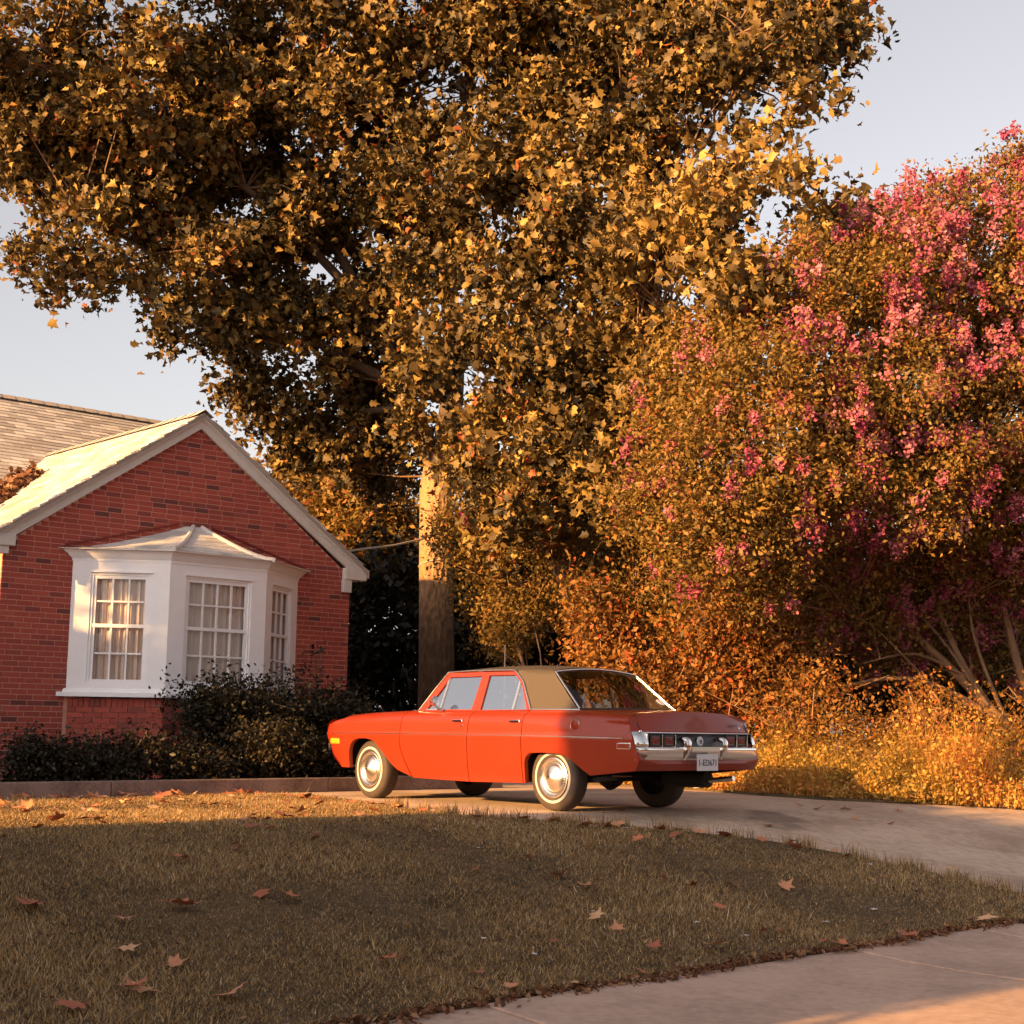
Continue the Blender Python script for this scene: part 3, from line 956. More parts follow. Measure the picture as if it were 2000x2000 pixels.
for sg in (1, -1):
    yy = [sg * v for v in np.linspace(.745, .86, 12)]
    MB().grid([[(bpath(y, z) + dx, y, z) for y in yy] for dx, z in ((.01, .612), (-.006, .63), (-.010, .66), (-.008, .71), (.0, .742), (.02, .752))]).build('end_cap', M['chrome'], bum, smooth=50)
    yy = sg * .745
    MB().box((bpath(yy, .672) + .02, yy, .680), (.05, .012, .128)).build('end_cap_return', M['chrome'], bum)
    for yc in (.445, .615):
        y = sg * yc
        tl = empty('tail_light'); tl.parent = bum
        x0 = bpath(y, .667) + .043
        MB().box((x0 - .006, y, .676), (.022, .142, .104)).build('bezel', M['blackpanel'], tl, bevel=.004)
        MB().box((x0 - .014, y, .676), (.018, .106, .074)).build('lens', M['lens'], tl, bevel=.008)
        MB().box((x0 - .021, y, .676), (.01, .045, .030)).build('reflector', M['amber'] if False else M['lens'], tl, bevel=.004)
        MB().box((x0 - .014, y - .083, .678), (.030, .012, .104)).build('chrome_divider', M['chrome'], tl, bevel=.003)
    g = sg * .262
    mb = MB()
    rows = []
    for z, dx, hw in ((.50, .00, .030), (.53, -.025, .034), (.60, -.045, .036), (.66, -.048, .036), (.695, -.038, .032), (.71, -.012, .022)):
        rows.append([(bpath(g) + .06, g - hw, z), (bpath(g) + dx + .01, g - hw, z), (bpath(g) + dx, g - hw * .6, z), (bpath(g) + dx, g + hw * .6, z), (bpath(g) + dx + .01, g + hw, z), (bpath(g) + .06, g + hw, z)])
    mb.grid(rows)
    mb.add([rows[-1][i] for i in range(6)], [(0, 1, 2, 3, 4, 5)])
    mb.build('bumper_guard', M['chrome'], bum, smooth=50)
MB().grid([[(bpath(y) - .020, y, z) for y in np.linspace(-.20, .20, 7)] for z in (.585, .622)]).build('plate_shade', M['chrome_dull'], bum)
MB().lathe([(0, -.012), (.03, -.011), (.043, -.006), (.046, 0)], 'x', 24, c=(bpath(0, .672) + .04, 0, .672)).build('emblem_disc', M['plate'], bum, smooth=40)
mb = MB()
for k in range(5):
    th = math.pi / 2 + k * 2 * math.pi / 5
    mb.tube([(bpath(0, .672) + .026, .003 * math.cos(th), .672 + .003 * math.sin(th)), (bpath(0, .672) + .026, .026 * math.cos(th), .672 + .026 * math.sin(th))], .003, 5)
mb.build('emblem_star', M['ink'], bum)
for y, z in ((.80, .757), (-.63, .795)):
    MB().lathe([(0, -.012), (.012, -.008), (.014, 0)], 'x', 12, c=(bpath(y) + (.045 if y > 0 else .085), y, z)).build('lid_stud', M['chrome'], car, smooth=40)
def text(body, size, parent, loc, rot, mat, name='lettering', sx=1.0, ex=.001):
    cu = bpy.data.curves.new(name, 'FONT')
    cu.body = body; cu.size = size; cu.align_x = 'CENTER'; cu.align_y = 'CENTER'; cu.extrude = ex; cu.space_character = 1.05
    o = bpy.data.objects.new(name, cu)
    COL.objects.link(o)
    dg = bpy.context.evaluated_depsgraph_get()
    me = bpy.data.meshes.new_from_object(o.evaluated_get(dg))
    bpy.data.objects.remove(o)
    me.materials.clear(); me.materials.append(mat)
    q = link(name, me, parent)
    q.location, q.rotation_euler, q.scale = loc, rot, (sx, 1, 1)
    return q
pl = empty('license_plate'); pl.parent = car
PX = -1.262
MB().box((PX, .045, .482), (.004, .300, .150)).build('plate_sheet', M['plate'], pl, bevel=.0015)
RT = (math.pi / 2, 0, -math.pi / 2)
text('1-ED671', .082, pl, (PX - .004, .045, .478), RT, M['ink'], sx=.88)
text('TEXAS', .020, pl, (PX - .004, .045, .545), RT, M['ink']) if False else None
text('DODGE', .028, car, (-1.122, -.50, .822), (math.pi / 2, 0, -math.pi / 2), M['ink'], 'script_badge', sx=1.2)
# greenhouse ----------------------------------------------------------------
def gy(z): return .745 - .32 * (z - .94)
def side_fn(sg):
    return lambda x, z, d: (x, sg * (gy(z) - d), z)
roofp = empty('roof'); roofp.parent = car
def ye(x): return float(np.interp(x, [.21, .68, 1.2, 1.74], [.585, .623, .618, .612]))
def ze(x): return float(np.interp(x, [.21, .45, .68, 1.15, 1.74], [1.332, 1.338, 1.340, 1.344, 1.340]))
def zc_(x): return float(np.interp(x, [.21, .5, .9, 1.3, 1.6, 1.74], [1.375, 1.402, 1.415, 1.412, 1.392, 1.372]))
xs = [.21, .26, .34, .45, .56, .68, .8, .95, 1.1, 1.25, 1.4, 1.52, 1.62, 1.69, 1.74]
rr = []
for x in xs:
    row = []
    for j in range(21):
        f = 1 - 2 * j / 20
        y = ye(x) * f
        k = (1 - abs(f) ** 2.6)
        xb = 0.0
        if x > 1.5: xb = .10 * (x - 1.5) / .24 * (1 - f * f)
        if x < .45: xb = -.02 * (.45 - x) / .24 * (1 - f * f)
        row.append((x + xb, y, ze(x) + (zc_(x) - ze(x)) * k))
    rr.append(row)
mb = MB().grid(rr)
for sg in (1, -1):
    topx = [.68, .56, .45, .34, .26, .21]
    fr = [(.679, .623, 1.340), (.672, .630, 1.300), (.62, .640, 1.262), (.554, .655, 1.222), (.47, .695, 1.095), (.355, .743, .952)]
    bk = [(.21, .585, 1.332), (.165, .603, 1.285), (.11, .615, 1.235), (.05, .628, 1.185), (-.075, .66, 1.075), (-.25, .708, .952)]
    rows = []
    for i, (a, b_) in enumerate(zip(fr, bk)):
        row = []
        for j in range(6):
            t = j / 5
            if i == 0:
                x = topx[j]; p = (x, ye(x), ze(x))
            else:
                p = [a[q] + (b_[q] - a[q]) * t for q in range(3)]
                p[1] += .014 * math.sin(math.pi * t)
            row.append((p[0], sg * p[1], p[2]))
        rows.append(row)
    mb.grid(rows)
mb.build('vinyl_top', M['vinyl'], roofp, smooth=55, merge=.0015)
M['headliner'] = simple('headliner', (.05, .04, .032), .9)
MB().grid([[(p[0], p[1] * .97, p[2] - .03) for p in r] for r in rr]).build('headliner', M['headliner'], roofp, smooth=50)
for sg in (1, -1):
    f = side_fn(sg)
    def bar(pts, w, name, mat, par, d0=-.004, d1=.02):
        """flat bar following points on the side plane"""
        mb = MB()
        for (a, b_) in zip(pts[:-1], pts[1:]):
            dx, dz = b_[0] - a[0], b_[1] - a[1]
            L_ = math.hypot(dx, dz); ox, oz = -dz / L_ * w / 2, dx / L_ * w / 2
            mb.prism([(a[0] + ox, a[1] + oz), (b_[0] + ox, b_[1] + oz), (b_[0] - ox, b_[1] - oz), (a[0] - ox, a[1] - oz)], f, d0, d1)
        return mb.build(name, mat, par)
    fd, rd = doors[('front_door', sg)], doors[('rear_door', sg)]
    # frames
    def ringframe(outer, inner, par):
        mb = MB()
        n = len(outer)
        for d in (0.0,):
            v = [f(*p, -.003) for p in outer] + [f(*p, -.003) for p in inner] + [f(*p, .02) for p in inner] + [f(*p, .012) for p in outer]
            fc = []
            for i in range(n):
                j = (i + 1) % n
                fc += [(i, j, n + j, n + i), (n + i, n + j, 2 * n + j, 2 * n + i), (3 * n + i, 3 * n + j, j, i)]
            mb.add(v, fc)
        return mb.build('window_frame', M['paint'], par)
    o1 = [(2.065, .940), (1.742, 1.330), (1.153, 1.334), (1.153, .940)]
    i1 = [(1.955, .948), (1.700, 1.287), (1.205, 1.292), (1.240, .948)]
    o2 = [(1.147, .940), (1.147, 1.334), (.735, 1.331), (.690, 1.312), (.555, 1.222), (.368, .950)]
    i2 = [(1.106, .948), (1.096, 1.298), (.720, 1.296), (.690, 1.283), (.585, 1.205), (.425, .952)]
    ringframe(o1, i1, fd); ringframe(o2, i2, rd)
    bar([(1.150, .945), (1.150, 1.330)], .008, 'pillar_seal', M['rubber'], car, -.001, .03)
    bar([(1.738, .948), (1.716, 1.284)], .022, 'vent_post', M['chrome_dull'], fd, .0, .02)
    bar([(.634, .950), (.622, 1.243)], .024, 'division_bar', M['chrome_dull'], rd, .0, .02)
    bar([(2.0, .949), (1.20, .947)], .010, 'belt_strip', M['paint'], fd, -.004, .02)
    bar([(1.95, .953), (1.78, .953)], .012, 'vent_sill', M['chrome_dull'], fd, -.006, .01)
    for nm, pts, par in (('vent_glass', [(1.955, .948), (1.716, 1.275), (1.738, .948)], fd), ('window_glass', [(1.738, .948), (1.716, 1.275), (1.700, 1.287), (1.205, 1.292), (1.240, .948)], fd), ('window_glass', i2, rd)):
        MB().add([f(*p, .012) for p in pts], [tuple(range(len(pts)))]).build(nm, M['glass_side'], par)
    # drip rail and the bright moulding behind the rear door
    dr = [(2.082, .735, .944), (1.90, .680, 1.155), (1.745, .620, 1.340), (1.45, .622, 1.349), (1.15, .622, 1.350), (.90, .624, 1.348), (.735, .626, 1.345), (.690, .631, 1.326), (.62, .646, 1.270), (.556, .662, 1.222), (.46, .705, 1.087), (.358, .752, .951)]
    MB().tube([(p[0], sg * (p[1] + .004), p[2]) for p in dr], [.009] * 12, 8).build('drip_rail', M['chrome_dull'], car, smooth=60)
    MB().tube([(.358, sg * .752, .953), (0.0, sg * .752, .953), (-.28, sg * .735, .951)], .011, 8).build('belt_moulding', M['chrome_dull'], car, smooth=60)
    # A pillar
    MB().grid([[(2.115, sg * .700, .94), (2.085, sg * .738, .942), (2.035, sg * .742, .942)], [(1.775, sg * .585, 1.345), (1.752, sg * .615, 1.345), (1.715, sg * .622, 1.342)]]).build('windscreen_pillar', M['paint'], car, smooth=60)
    # side moulding on the crease
    us = [u for u in ucols if -.98 < u < 3.46]
    mb = MB()
    rows = [[], [], [], []]
    for u in us:
        p = body_pt(u, 8 + UPZ.index(.697), sg)
        rows[0].append((p[0], p[1] - sg * .002, p[2] + .009)); rows[1].append((p[0], p[1] + sg * .007, p[2] + .006)); rows[2].append((p[0], p[1] + sg * .007, p[2] - .003)); rows[3].append((p[0], p[1] - sg * .002, p[2] - .006))
    mb.grid(rows)
    mb.build('side_moulding', M['chrome_dull'], car, smooth=50)
    # marker lamps, fuel cap
    for nm, x, z, mt, par in (('front_marker', 3.375, .605, M['amber'], car), ('rear_marker', -.975, .625, M['lens'], car)):
        y = body_pt(x, 6, sg)[1]
        mk = empty(nm); mk.parent = car
        MB().box((x, y, z), (.17, .022, .062)).build('bezel', M['chrome_dull'] if x < 0 else M['amber'], mk, bevel=.008)
        MB().box((x, y + sg * .006, z), (.145, .018, .042)).build('lens', M['paint'] if x < 0 else M['amber'], mk, bevel=.006)
    if sg > 0:
        c = (-.36, .862, .806)
        MB().lathe([(0, .010), (.045, .009), (.056, .004), (.06, -.006)], 'y', 28, c=c).build('fuel_cap', M['paint'], car, smooth=40)
        MB().lathe([(.058, .006), (.063, .007), (.066, 0), (.063, -.006)], 'y', 28, c=c).build('fuel_cap_rim', M['chrome_dull'], car, smooth=60)
        mir = empty('door_mirror'); mir.parent = fd
        MB().tube([(1.655, .80, .945), (1.665, .835, .97), (1.68, .85, 1.0)], [.02, .012, .012], 8).build('stalk', M['chrome'], mir, smooth=50)
        mb = MB().lathe([(0, -.03), (.03, -.026), (.05, -.012), (.056, .005), (.052, .008), (0, .004)], 'x', 20, c=(0, 0, 0))
        h = mb.build('head', M['chrome'], mir, smooth=50)
        h.location = (1.69, .855, 1.035); h.rotation_euler = (0, 0, math.pi)
# glass front and back
def bent(top, bot, bow_t, bow_b, n=11, m_=6, sag=.0):
    rows = []
    for i in range(m_):
        t = i / (m_ - 1)
        row = []
        for j in range(n):
            k = 1 - 2 * j / (n - 1)
            xt, xb = top[0] + bow_t * (1 - k * k), bot[0] + bow_b * (1 - k * k)
            row.append((xt + (xb - xt) * t + sag * math.sin(math.pi * t), k * (top[1] + (bot[1] - top[1]) * t), top[2] + (bot[2] - top[2]) * t + (top[3] * (1 - t) + bot[3] * t) * (1 - k * k)))
        rows.append(row)
    return rows
rw = bent((.20, .575, 1.318, .040), (-.245, .685, .956, .012), -.02, -.15)
rwin = empty('rear_window'); rwin.parent = car
MB().grid(rw).build('glass', M['glass_rear'], rwin, smooth=60)
edge = [r[0] for r in rw] + rw[-1][1:] + [r[-1] for r in rw[::-1]][1:] + rw[0][::-1][1:]
MB().tube([(p[0] - .004, p[1] * 1.008, p[2] + .004) for p in [r[0] for r in rw]], .011, 8).build('trim', M['chrome_dull'], rwin, smooth=60)
MB().tube([(p[0] - .004, p[1] * 1.008, p[2] + .004) for p in [r[-1] for r in rw]], .010, 8).build('trim', M['chrome_dull'], rwin, smooth=60)
MB().tube([(p[0] - .004, p[1], p[2] + .006) for p in rw[0]], .009, 8).build('trim', M['chrome_dull'], rwin, smooth=60)
MB().tube([(p[0] - .004, p[1], p[2]) for p in rw[-1]], .010, 8).build('trim', M['rubber'], rwin, smooth=60)
q = rw[4][9]
q2 = rw[4][8]
c = Vector(q).lerp(Vector(q2), .3)
mb = MB().lathe([(0, -.003), (.047, -.003), (.05, 0)], 'x', 24)
st_ = mb.build('sticker', M['plate'], rwin)
st_.location = c + Vector((-.006, 0, .010)); st_.rotation_euler = (0, math.radians(54), math.radians(6))
ws = bent((1.765, .59, 1.335, .035), (2.10, .705, .944, .012), .10, .16)
MB().grid(ws).build('windscreen', M['glass_rear'], car, smooth=60)
MB().tube([(p[0] + .004, p[1], p[2]) for p in ws[0]], .010, 8).build('windscreen_trim', M['chrome_dull'], car, smooth=60)
# cabin
cab = empty('cabin'); cab.parent = car
for nm, c, d in (('front_seat', (1.02, 0, .68), (.16, 1.3, .44)), ('rear_seat', (.10, 0, .70), (.2, 1.3, .42)), ('dashboard', (1.95, 0, .80), (.22, 1.36, .20)), ('parcel_shelf', (-.12, 0, .915), (.34, 1.3, .02))):
    MB().box(c, d).build(nm, M['seat'], cab, bevel=.04 if d[2] > .1 else .004)
mb = MB()
mb.tube([(1.62 + .06 * math.sin(a), .36 + .19 * math.cos(a), .93 + .17 * math.sin(a)) for a in np.linspace(0, 2 * math.pi, 25)], .012, 6)
mb.tube([(1.62, .36, .93), (1.9, .36, .8)], .02, 6)
mb.build('steering_wheel', M['seat'], cab)
# underbody, axles, muffler
und = empty('underbody'); und.parent = car
MB().box((1.85, 0, .43), (2.9, 1.12, .34)).build('floor_pan', M['black'], und, bevel=.02)
MB().box((1.28, 0, .43), (1.72, 1.62, .34)).build('floor_pan', M['black'], und)
MB().box((-.70, 0, .52), (.50, 1.50, .20)).build('boot_floor', M['black'], und)
MB().box((3.30, 0, .50), (.28, 1.50, .30)).build('front_crossmember', M['black'], und)
MB().box((.05, 0, .52), (.75, 1.12, .18)).build('boot_floor', M['black'], und)
for x in (0, 2.82):
    MB().tube([(x, -.72, .31), (x, .72, .31)], .045, 10).build('axle', M['black'], und)
MB().lathe([(0, -.13), (.08, -.11), (.13, 0), (.08, .11), (0, .13)], 'x', 16, c=(0, 0, .31)).build('differential', M['black'], und, smooth=50)
mb = MB().lathe([(0, -.28), (.08, -.26), (.085, 0), (.08, .26), (0, .28)], 'x', 14, c=(-.62, -.42, .31))
mb.build('muffler', M['black'], und, smooth=50)
MB().tube([(-.9, -.42, .30), (-1.16, -.46, .33)], .025, 8).build('tailpipe', M['chrome_dull'], und)
MB().box((-.66, .55, .345), (.16, .10, .012)).build('spring_hanger', simple('rusty_steel', (.22, .10, .05), .8), und)
for x in (-.62, .62):
    MB().tube([(x, .56, .33), (0, .56, .27)], .025, 6).build('leaf_spring', M['black'], und)
# nose
nose_rows = []
for z in (.34, .43, .5, .6, .66, .70, .74, .78, .81, .83, .845):
    e = ip(z, XN)
    nose_rows.append([(e + .05 * (1 - (k / 6) ** 2) - .012, .785 * k / 6, z) for k in range(6, -7, -1)])
MB().grid(nose_rows).build('nose_panel', M['paint'], car, smooth=40)
gr = empty('grille'); gr.parent = car
MB().box((3.665, 0, .69), (.05, 1.05, .14)).build('grille_back', M['blackpanel'], gr)
for k in range(5):
    MB().box((3.695, 0, .635 + k * .027), (.015, 1.04, .008)).build('grille_bar', M['chrome'], gr)
for sg in (1, -1):
    hl = empty('headlight'); hl.parent = car
    MB().lathe([(.10, -.03), (.10, .02), (.085, .03)], 'x', 24, c=(3.665, sg * .64, .69)).build('bezel', M['chrome'], hl, smooth=40)
    MB().lathe([(.088, .0), (.06, .025), (0, .035)], 'x', 24, c=(3.665, sg * .64, .69)).build('lens', M['plate'], hl, smooth=60)
fb = []
for dx, z in ((-.04, .50), (.02, .505), (.035, .54), (.03, .575), (-.03, .585)):
    fb.append([(3.60 + dx + .07 * (1 - (k / 10) ** 2) - (.10 * max(0, abs(k) / 10 - .85) / .15), .865 * k / 10, z) for k in range(-10, 11)])
MB().grid(fb).build('front_bumper', M['chrome'], car, smooth=50)
# radio aerial on the far front wing
MB().tube([(2.32, -.70, .93), (2.318, -.70, 1.35), (2.315, -.70, 1.71)], [.008, .006, .005], 6).build('aerial', M['chrome_dull'], car)
# wheels -------------------------------------------------------------------
def wheel(name, x, sg, steer=0.0):
    wl = empty(name); wl.parent = car
    wl.location = (x, sg * .705, .312)
    wl.rotation_euler = (0, 0, steer if sg > 0 else math.pi + steer)
    # built with the outside towards +y
    prof = [(.19, -.085), (.235, -.092), (.285, -.088), (.306, -.070), (.312, -.035), (.3125, 0), (.312, .035), (.306, .070), (.289, .086), (.262, .094), (.239, .096)]
    MB().lathe(prof, 'y', 56).build('tyre', M['tyre'], wl, smooth=60)
    MB().lathe([(.239, .096), (.236, .0985), (.226, .100), (.215, .0985)], 'y', 56).build('whitewall', M['whitewall'], wl, smooth=60)
    MB().lathe([(.215, .0985), (.203, .096), (.190, .085)], 'y', 56).build('inner_sidewall', M['tyre'], wl, smooth=60)
    hc = [(.192, .080), (.190, .090), (.178, .094), (.170, .086), (.160, .074), (.150, .070), (.132, .074), (.124, .086), (.112, .094), (.085, .106), (.05, .120), (.022, .132), (0, .135)]
    MB().lathe(hc, 'y', 56).build('hubcap', M['hub'], wl, smooth=45)
    mb = MB()
    for k in range(36):
        th = 2 * math.pi * k / 36
        c_, s_ = math.cos(th), math.sin(th)
        for r in (.141,):
            pts = [(r + .0055 * math.cos(a), .0055 * math.sin(a)) for a in np.linspace(0, 2 * math.pi, 7)[:-1]]
            mb.add([((pr) * c_ - pt * s_, .0738, pr * s_ + pt * c_) for pr, pt in pts], [tuple(range(6))])
    mb.build('vent_holes', M['black'], wl)
    MB().lathe([(.19, -.085), (.17, -.02), (.12, .03), (0, .04)], 'y', 24).build('wheel_disc', M['black'], wl)
    return wl
wheel('wheel', 0, 1); wheel('wheel', 0, -1)
wheel('wheel', 2.82, 1, math.radians(-3)); wheel('wheel', 2.82, -1, math.radians(-3))
# ================================================================== PLANTS
def f3(a): return np.array(a, float)
LIGHT = np.array([to_sun.x, to_sun.y, to_sun.z])
# sycamore leaf: five lobes, folded along the midrib
LO = [(0, -.42), (.20, -.40), (.50, -.24), (.34, -.06), (.56, .20), (.27, .20), (.13, .33), (0, .62)]
SYV = [(0, -.42, 0.0), (0, .1, .02), (0, .62, -.10)] + [(x, y, .16 * x + .05 * (x * x)) for x, y in LO[1:7]] + [(-x, y, .16 * x + .05 * (x * x)) for x, y in LO[1:7]]
SYF = [(0, 3, 4, 5, 1), (1, 5, 6, 7, 8, 2), (0, 1, 11, 10, 9), (1, 2, 14, 13, 12, 11)]
M['syc_leaf'] = leafmat('sycamore_leaf', [(0.0, (.028, .020, .008)), (.40, (.10, .064, .018)), (.72, (.225, .135, .034)), (.92, (.40, .26, .065)), (1.0, (.26, .075, .022))], .12)
M['small_leaf'] = leafmat('small_leaf', [(0.0, (.05, .036, .010)), (.5, (.18, .112, .025)), (.8, (.30, .175, .038)), (1.0, (.34, .105, .03))], .3)
M['vine_leaf'] = leafmat('vine_leaf', [(0.0, (.07, .040, .011)), (.5, (.22, .10, .024)), (.8, (.32, .15, .034)), (1.0, (.36, .07, .022))], .3)
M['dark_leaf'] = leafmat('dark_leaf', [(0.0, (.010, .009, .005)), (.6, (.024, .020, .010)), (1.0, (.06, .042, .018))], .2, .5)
M['flower'] = leafmat('pink_flower', [(0.0, (.36, .060, .14)), (.5, (.48, .14, .20)), (1.0, (.58, .27, .29))], .35, .7, .1)
M['weed'] = leafmat('weed_blade', [(0.0, (.17, .12, .028)), (.4, (.46, .28, .060)), (.75, (.62, .33, .085)), (1.0, (.56, .17, .055))], .35)

def in_blobs(blobs, dens, shell=.55, sub=7, clump=.24):
    """cluster centres spread through a set of ellipsoids, denser towards the surface"""
    out = []
    for (x, y, z, r) in blobs:
        n = max(3, int(dens * r ** 2.4))
        ns = max(2, int(n / sub))
        d = rng.normal(size=(ns, 3)); d /= np.linalg.norm(d, axis=1, keepdims=True)
        k = rng.uniform(0, 1, ns) ** shell
        rr_ = r * k * (1 + .16 * rng.normal(size=ns).clip(-1.5, 1.5))
        cs = f3((x, y, z)) + d * rr_[:, None] * np.array([1, 1, .9])
        w_ = rng.integers(0, ns, n)
        out.append(cs[w_] + rng.normal(size=(n, 3)) * min(clump, r * .35) * np.array([1, 1, .7]))
    return np.concatenate(out)

def leaves_at(cl, per, spread, size, droop=.35, sjit=.3):
    N = len(cl) * per
    c = np.repeat(cl, per, axis=0) + rng.normal(size=(N, 3)) * spread
    R = rand_rot(N, droop, (0, 0, 1))
    s = size * (1 + sjit * rng.normal(size=N)).clip(.45, 1.55)
    return c, R * s[:, None, None]

def tint_of(cl, per, base=.45, cv=.16, lv=.16):
    N = len(cl) * per
    return (base + np.repeat(rng.normal(size=len(cl)) * cv, per) + rng.normal(size=N) * lv).clip(0, 1)

def twigs(mb, anchors, targets, r0=.03, r1=.007, jit=.15, seg=5):
    """thin branches from the nearest anchor point to each target"""
    A = np.array(anchors)
    for t in targets:
        d = np.linalg.norm(A - t, axis=1)
        d = d + (A[:, 2] > t[2] + .4) * 1.5
        near_ = np.argsort(d)[:5]
        if d[near_[0]] > 1.9: continue
        a = A[int(near_[rng.integers(0, min(5, len(near_)))])]
        mid = (a + t) / 2 + rng.normal(size=3) * jit * .5 + np.array([0, 0, .10])
        mb.tube([a, mid, t], [r0, (r0 + r1) / 2, r1], seg, caps=False)

def limb(mb, pts, r0, r1, seg=8, sub=5):
    """smooth tapering limb through points, returns the fine points for anchoring"""
    pts = [Vector(p) for p in pts]
    fine = []
    for i in range(len(pts) - 1):
        p0 = pts[max(i - 1, 0)]; p1 = pts[i]; p2 = pts[i + 1]; p3 = pts[min(i + 2, len(pts) - 1)]
        for k in range(sub):
            t = k / sub
            fine.append(.5 * ((2 * p1) + (p2 - p0) * t + (2 * p0 - 5 * p1 + 4 * p2 - p3) * t * t + (3 * p1 - p0 - 3 * p2 + p3) * t ** 3))
    fine.append(pts[-1])
    n = len(fine)
    mb.tube(fine, [r0 + (r1 - r0) * (i / (n - 1)) ** .8 for i in range(n)], seg)
    return [np.array(p) for p in fine]

# ---- the sycamore ---------------------------------------------------------
SYC = [
    (-8.38, 22.71, 11.32, 1.9), (-7.42, 23.76, 11.1, 1.8), (-5.88, 23.65, 11.8, 1.9), (-6.11, 23.92, 10.01, 1.6), (-7.77, 23.41, 10.05, 1.2), (-6.92, 23.49, 9.47, 1.1),
    (-6.93, 23.17, 8.23, 0.8), (-7.33, 23.24, 7.73, 0.45), (-6.22, 23.72, 7.9, 0.8), (-5.71, 24.09, 8.82, 1.3), (-4.97, 24.21, 7.97, 1.2), (-5.71, 23.78, 7.48, 0.5),
    (-5.05, 24.81, 7.34, 0.7), (-4.41, 24.64, 12.0, 2.0), (-4.38, 24.96, 9.78, 1.9), (-3.81, 25.24, 7.84, 1.5), (-4.42, 25.93, 6.61, 0.8), (-3.38, 26.46, 6.46, 1.2),
    (-3.88, 27.56, 5.81, 0.8), (-2.91, 27.57, 5.72, 0.9), (-2.44, 24.59, 12.29, 2), (-2.5, 25.89, 10.34, 2), (-2.47, 26.21, 8.13, 1.8), (-2.08, 26.44, 6.57, 1.0),
    (-0.45, 23.62, 12.05, 2), (-0.41, 22.97, 9.55, 1.8), (-0.38, 23.22, 7.83, 1.6), (0.05, 21.47, 5.97, 1.2), (-0.25, 21.58, 5.21, 1.0), (0.36, 21.19, 4.46, 1.0),
    (-0.39, 21.68, 4.54, 0.75), (0.59, 21.09, 3.78, 0.7), (1.1, 21.03, 4.15, 0.8), (1.38, 22.65, 11.78, 2), (1.35, 21.99, 9.36, 1.7), (1.47, 21.28, 7.27, 1.5),
    (1.08, 20.82, 5.6, 1.2), (1.93, 20.55, 5.4, 1.0), (1.45, 20.85, 4.71, 0.9), (2.93, 20.73, 11.04, 1.4), (2.55, 21.39, 10.04, 1.0), (3.9, 20.24, 10.97, 1.0),
    (4.39, 19.78, 10.67, 0.65), (4.19, 19.88, 9.95, 0.6), (3.91, 19.98, 9.3, 0.35), (3.39, 20.34, 10.3, 0.6), (3.26, 20.94, 9.62, 0.45), (2.84, 19.2, 7.72, 1.0),
    (3.24, 18.68, 7.82, 0.6), (2.58, 19.35, 6.69, 1.1), (2.99, 18.9, 6.28, 0.7), (3.9, 19.72, 7.63, 0.7), (4.65, 20.17, 7.95, 0.5), (2.23, 19.95, 5.99, 0.9),
    (2.16, 20.66, 8.08, 1.0), (-1.34, 24.74, 6.47, 0.9), (-1.08, 24.55, 7.05, 1.0), (-1.79, 25.13, 5.83, 0.6), (-0.87, 24.36, 5.6, 0.55), (-7.03, 23.32, 14.09, 2.2),
    (-3.73, 24.25, 14.67, 2.4), (-0.14, 23.31, 14.18, 2.4), (2.65, 21.47, 12.91, 2.0), (-5.56, 23.86, 17.31, 2.6), (-1.08, 23.85, 17.37, 2.8), (1.95, 22.56, 15.87, 2.2),
]
TB = (-1.28, 26.3, 0.0)
tree = empty('sycamore_tree', TB, 0, 'tall sycamore with golden brown leaves rising beside the brick house', 'tree')
tv = Vector(TB)
def rel(bl): return [(a - TB[0], b_ - TB[1], c, d) for a, b_, c, d in bl]
sb = rel(SYC)
mb = MB()
anch = []
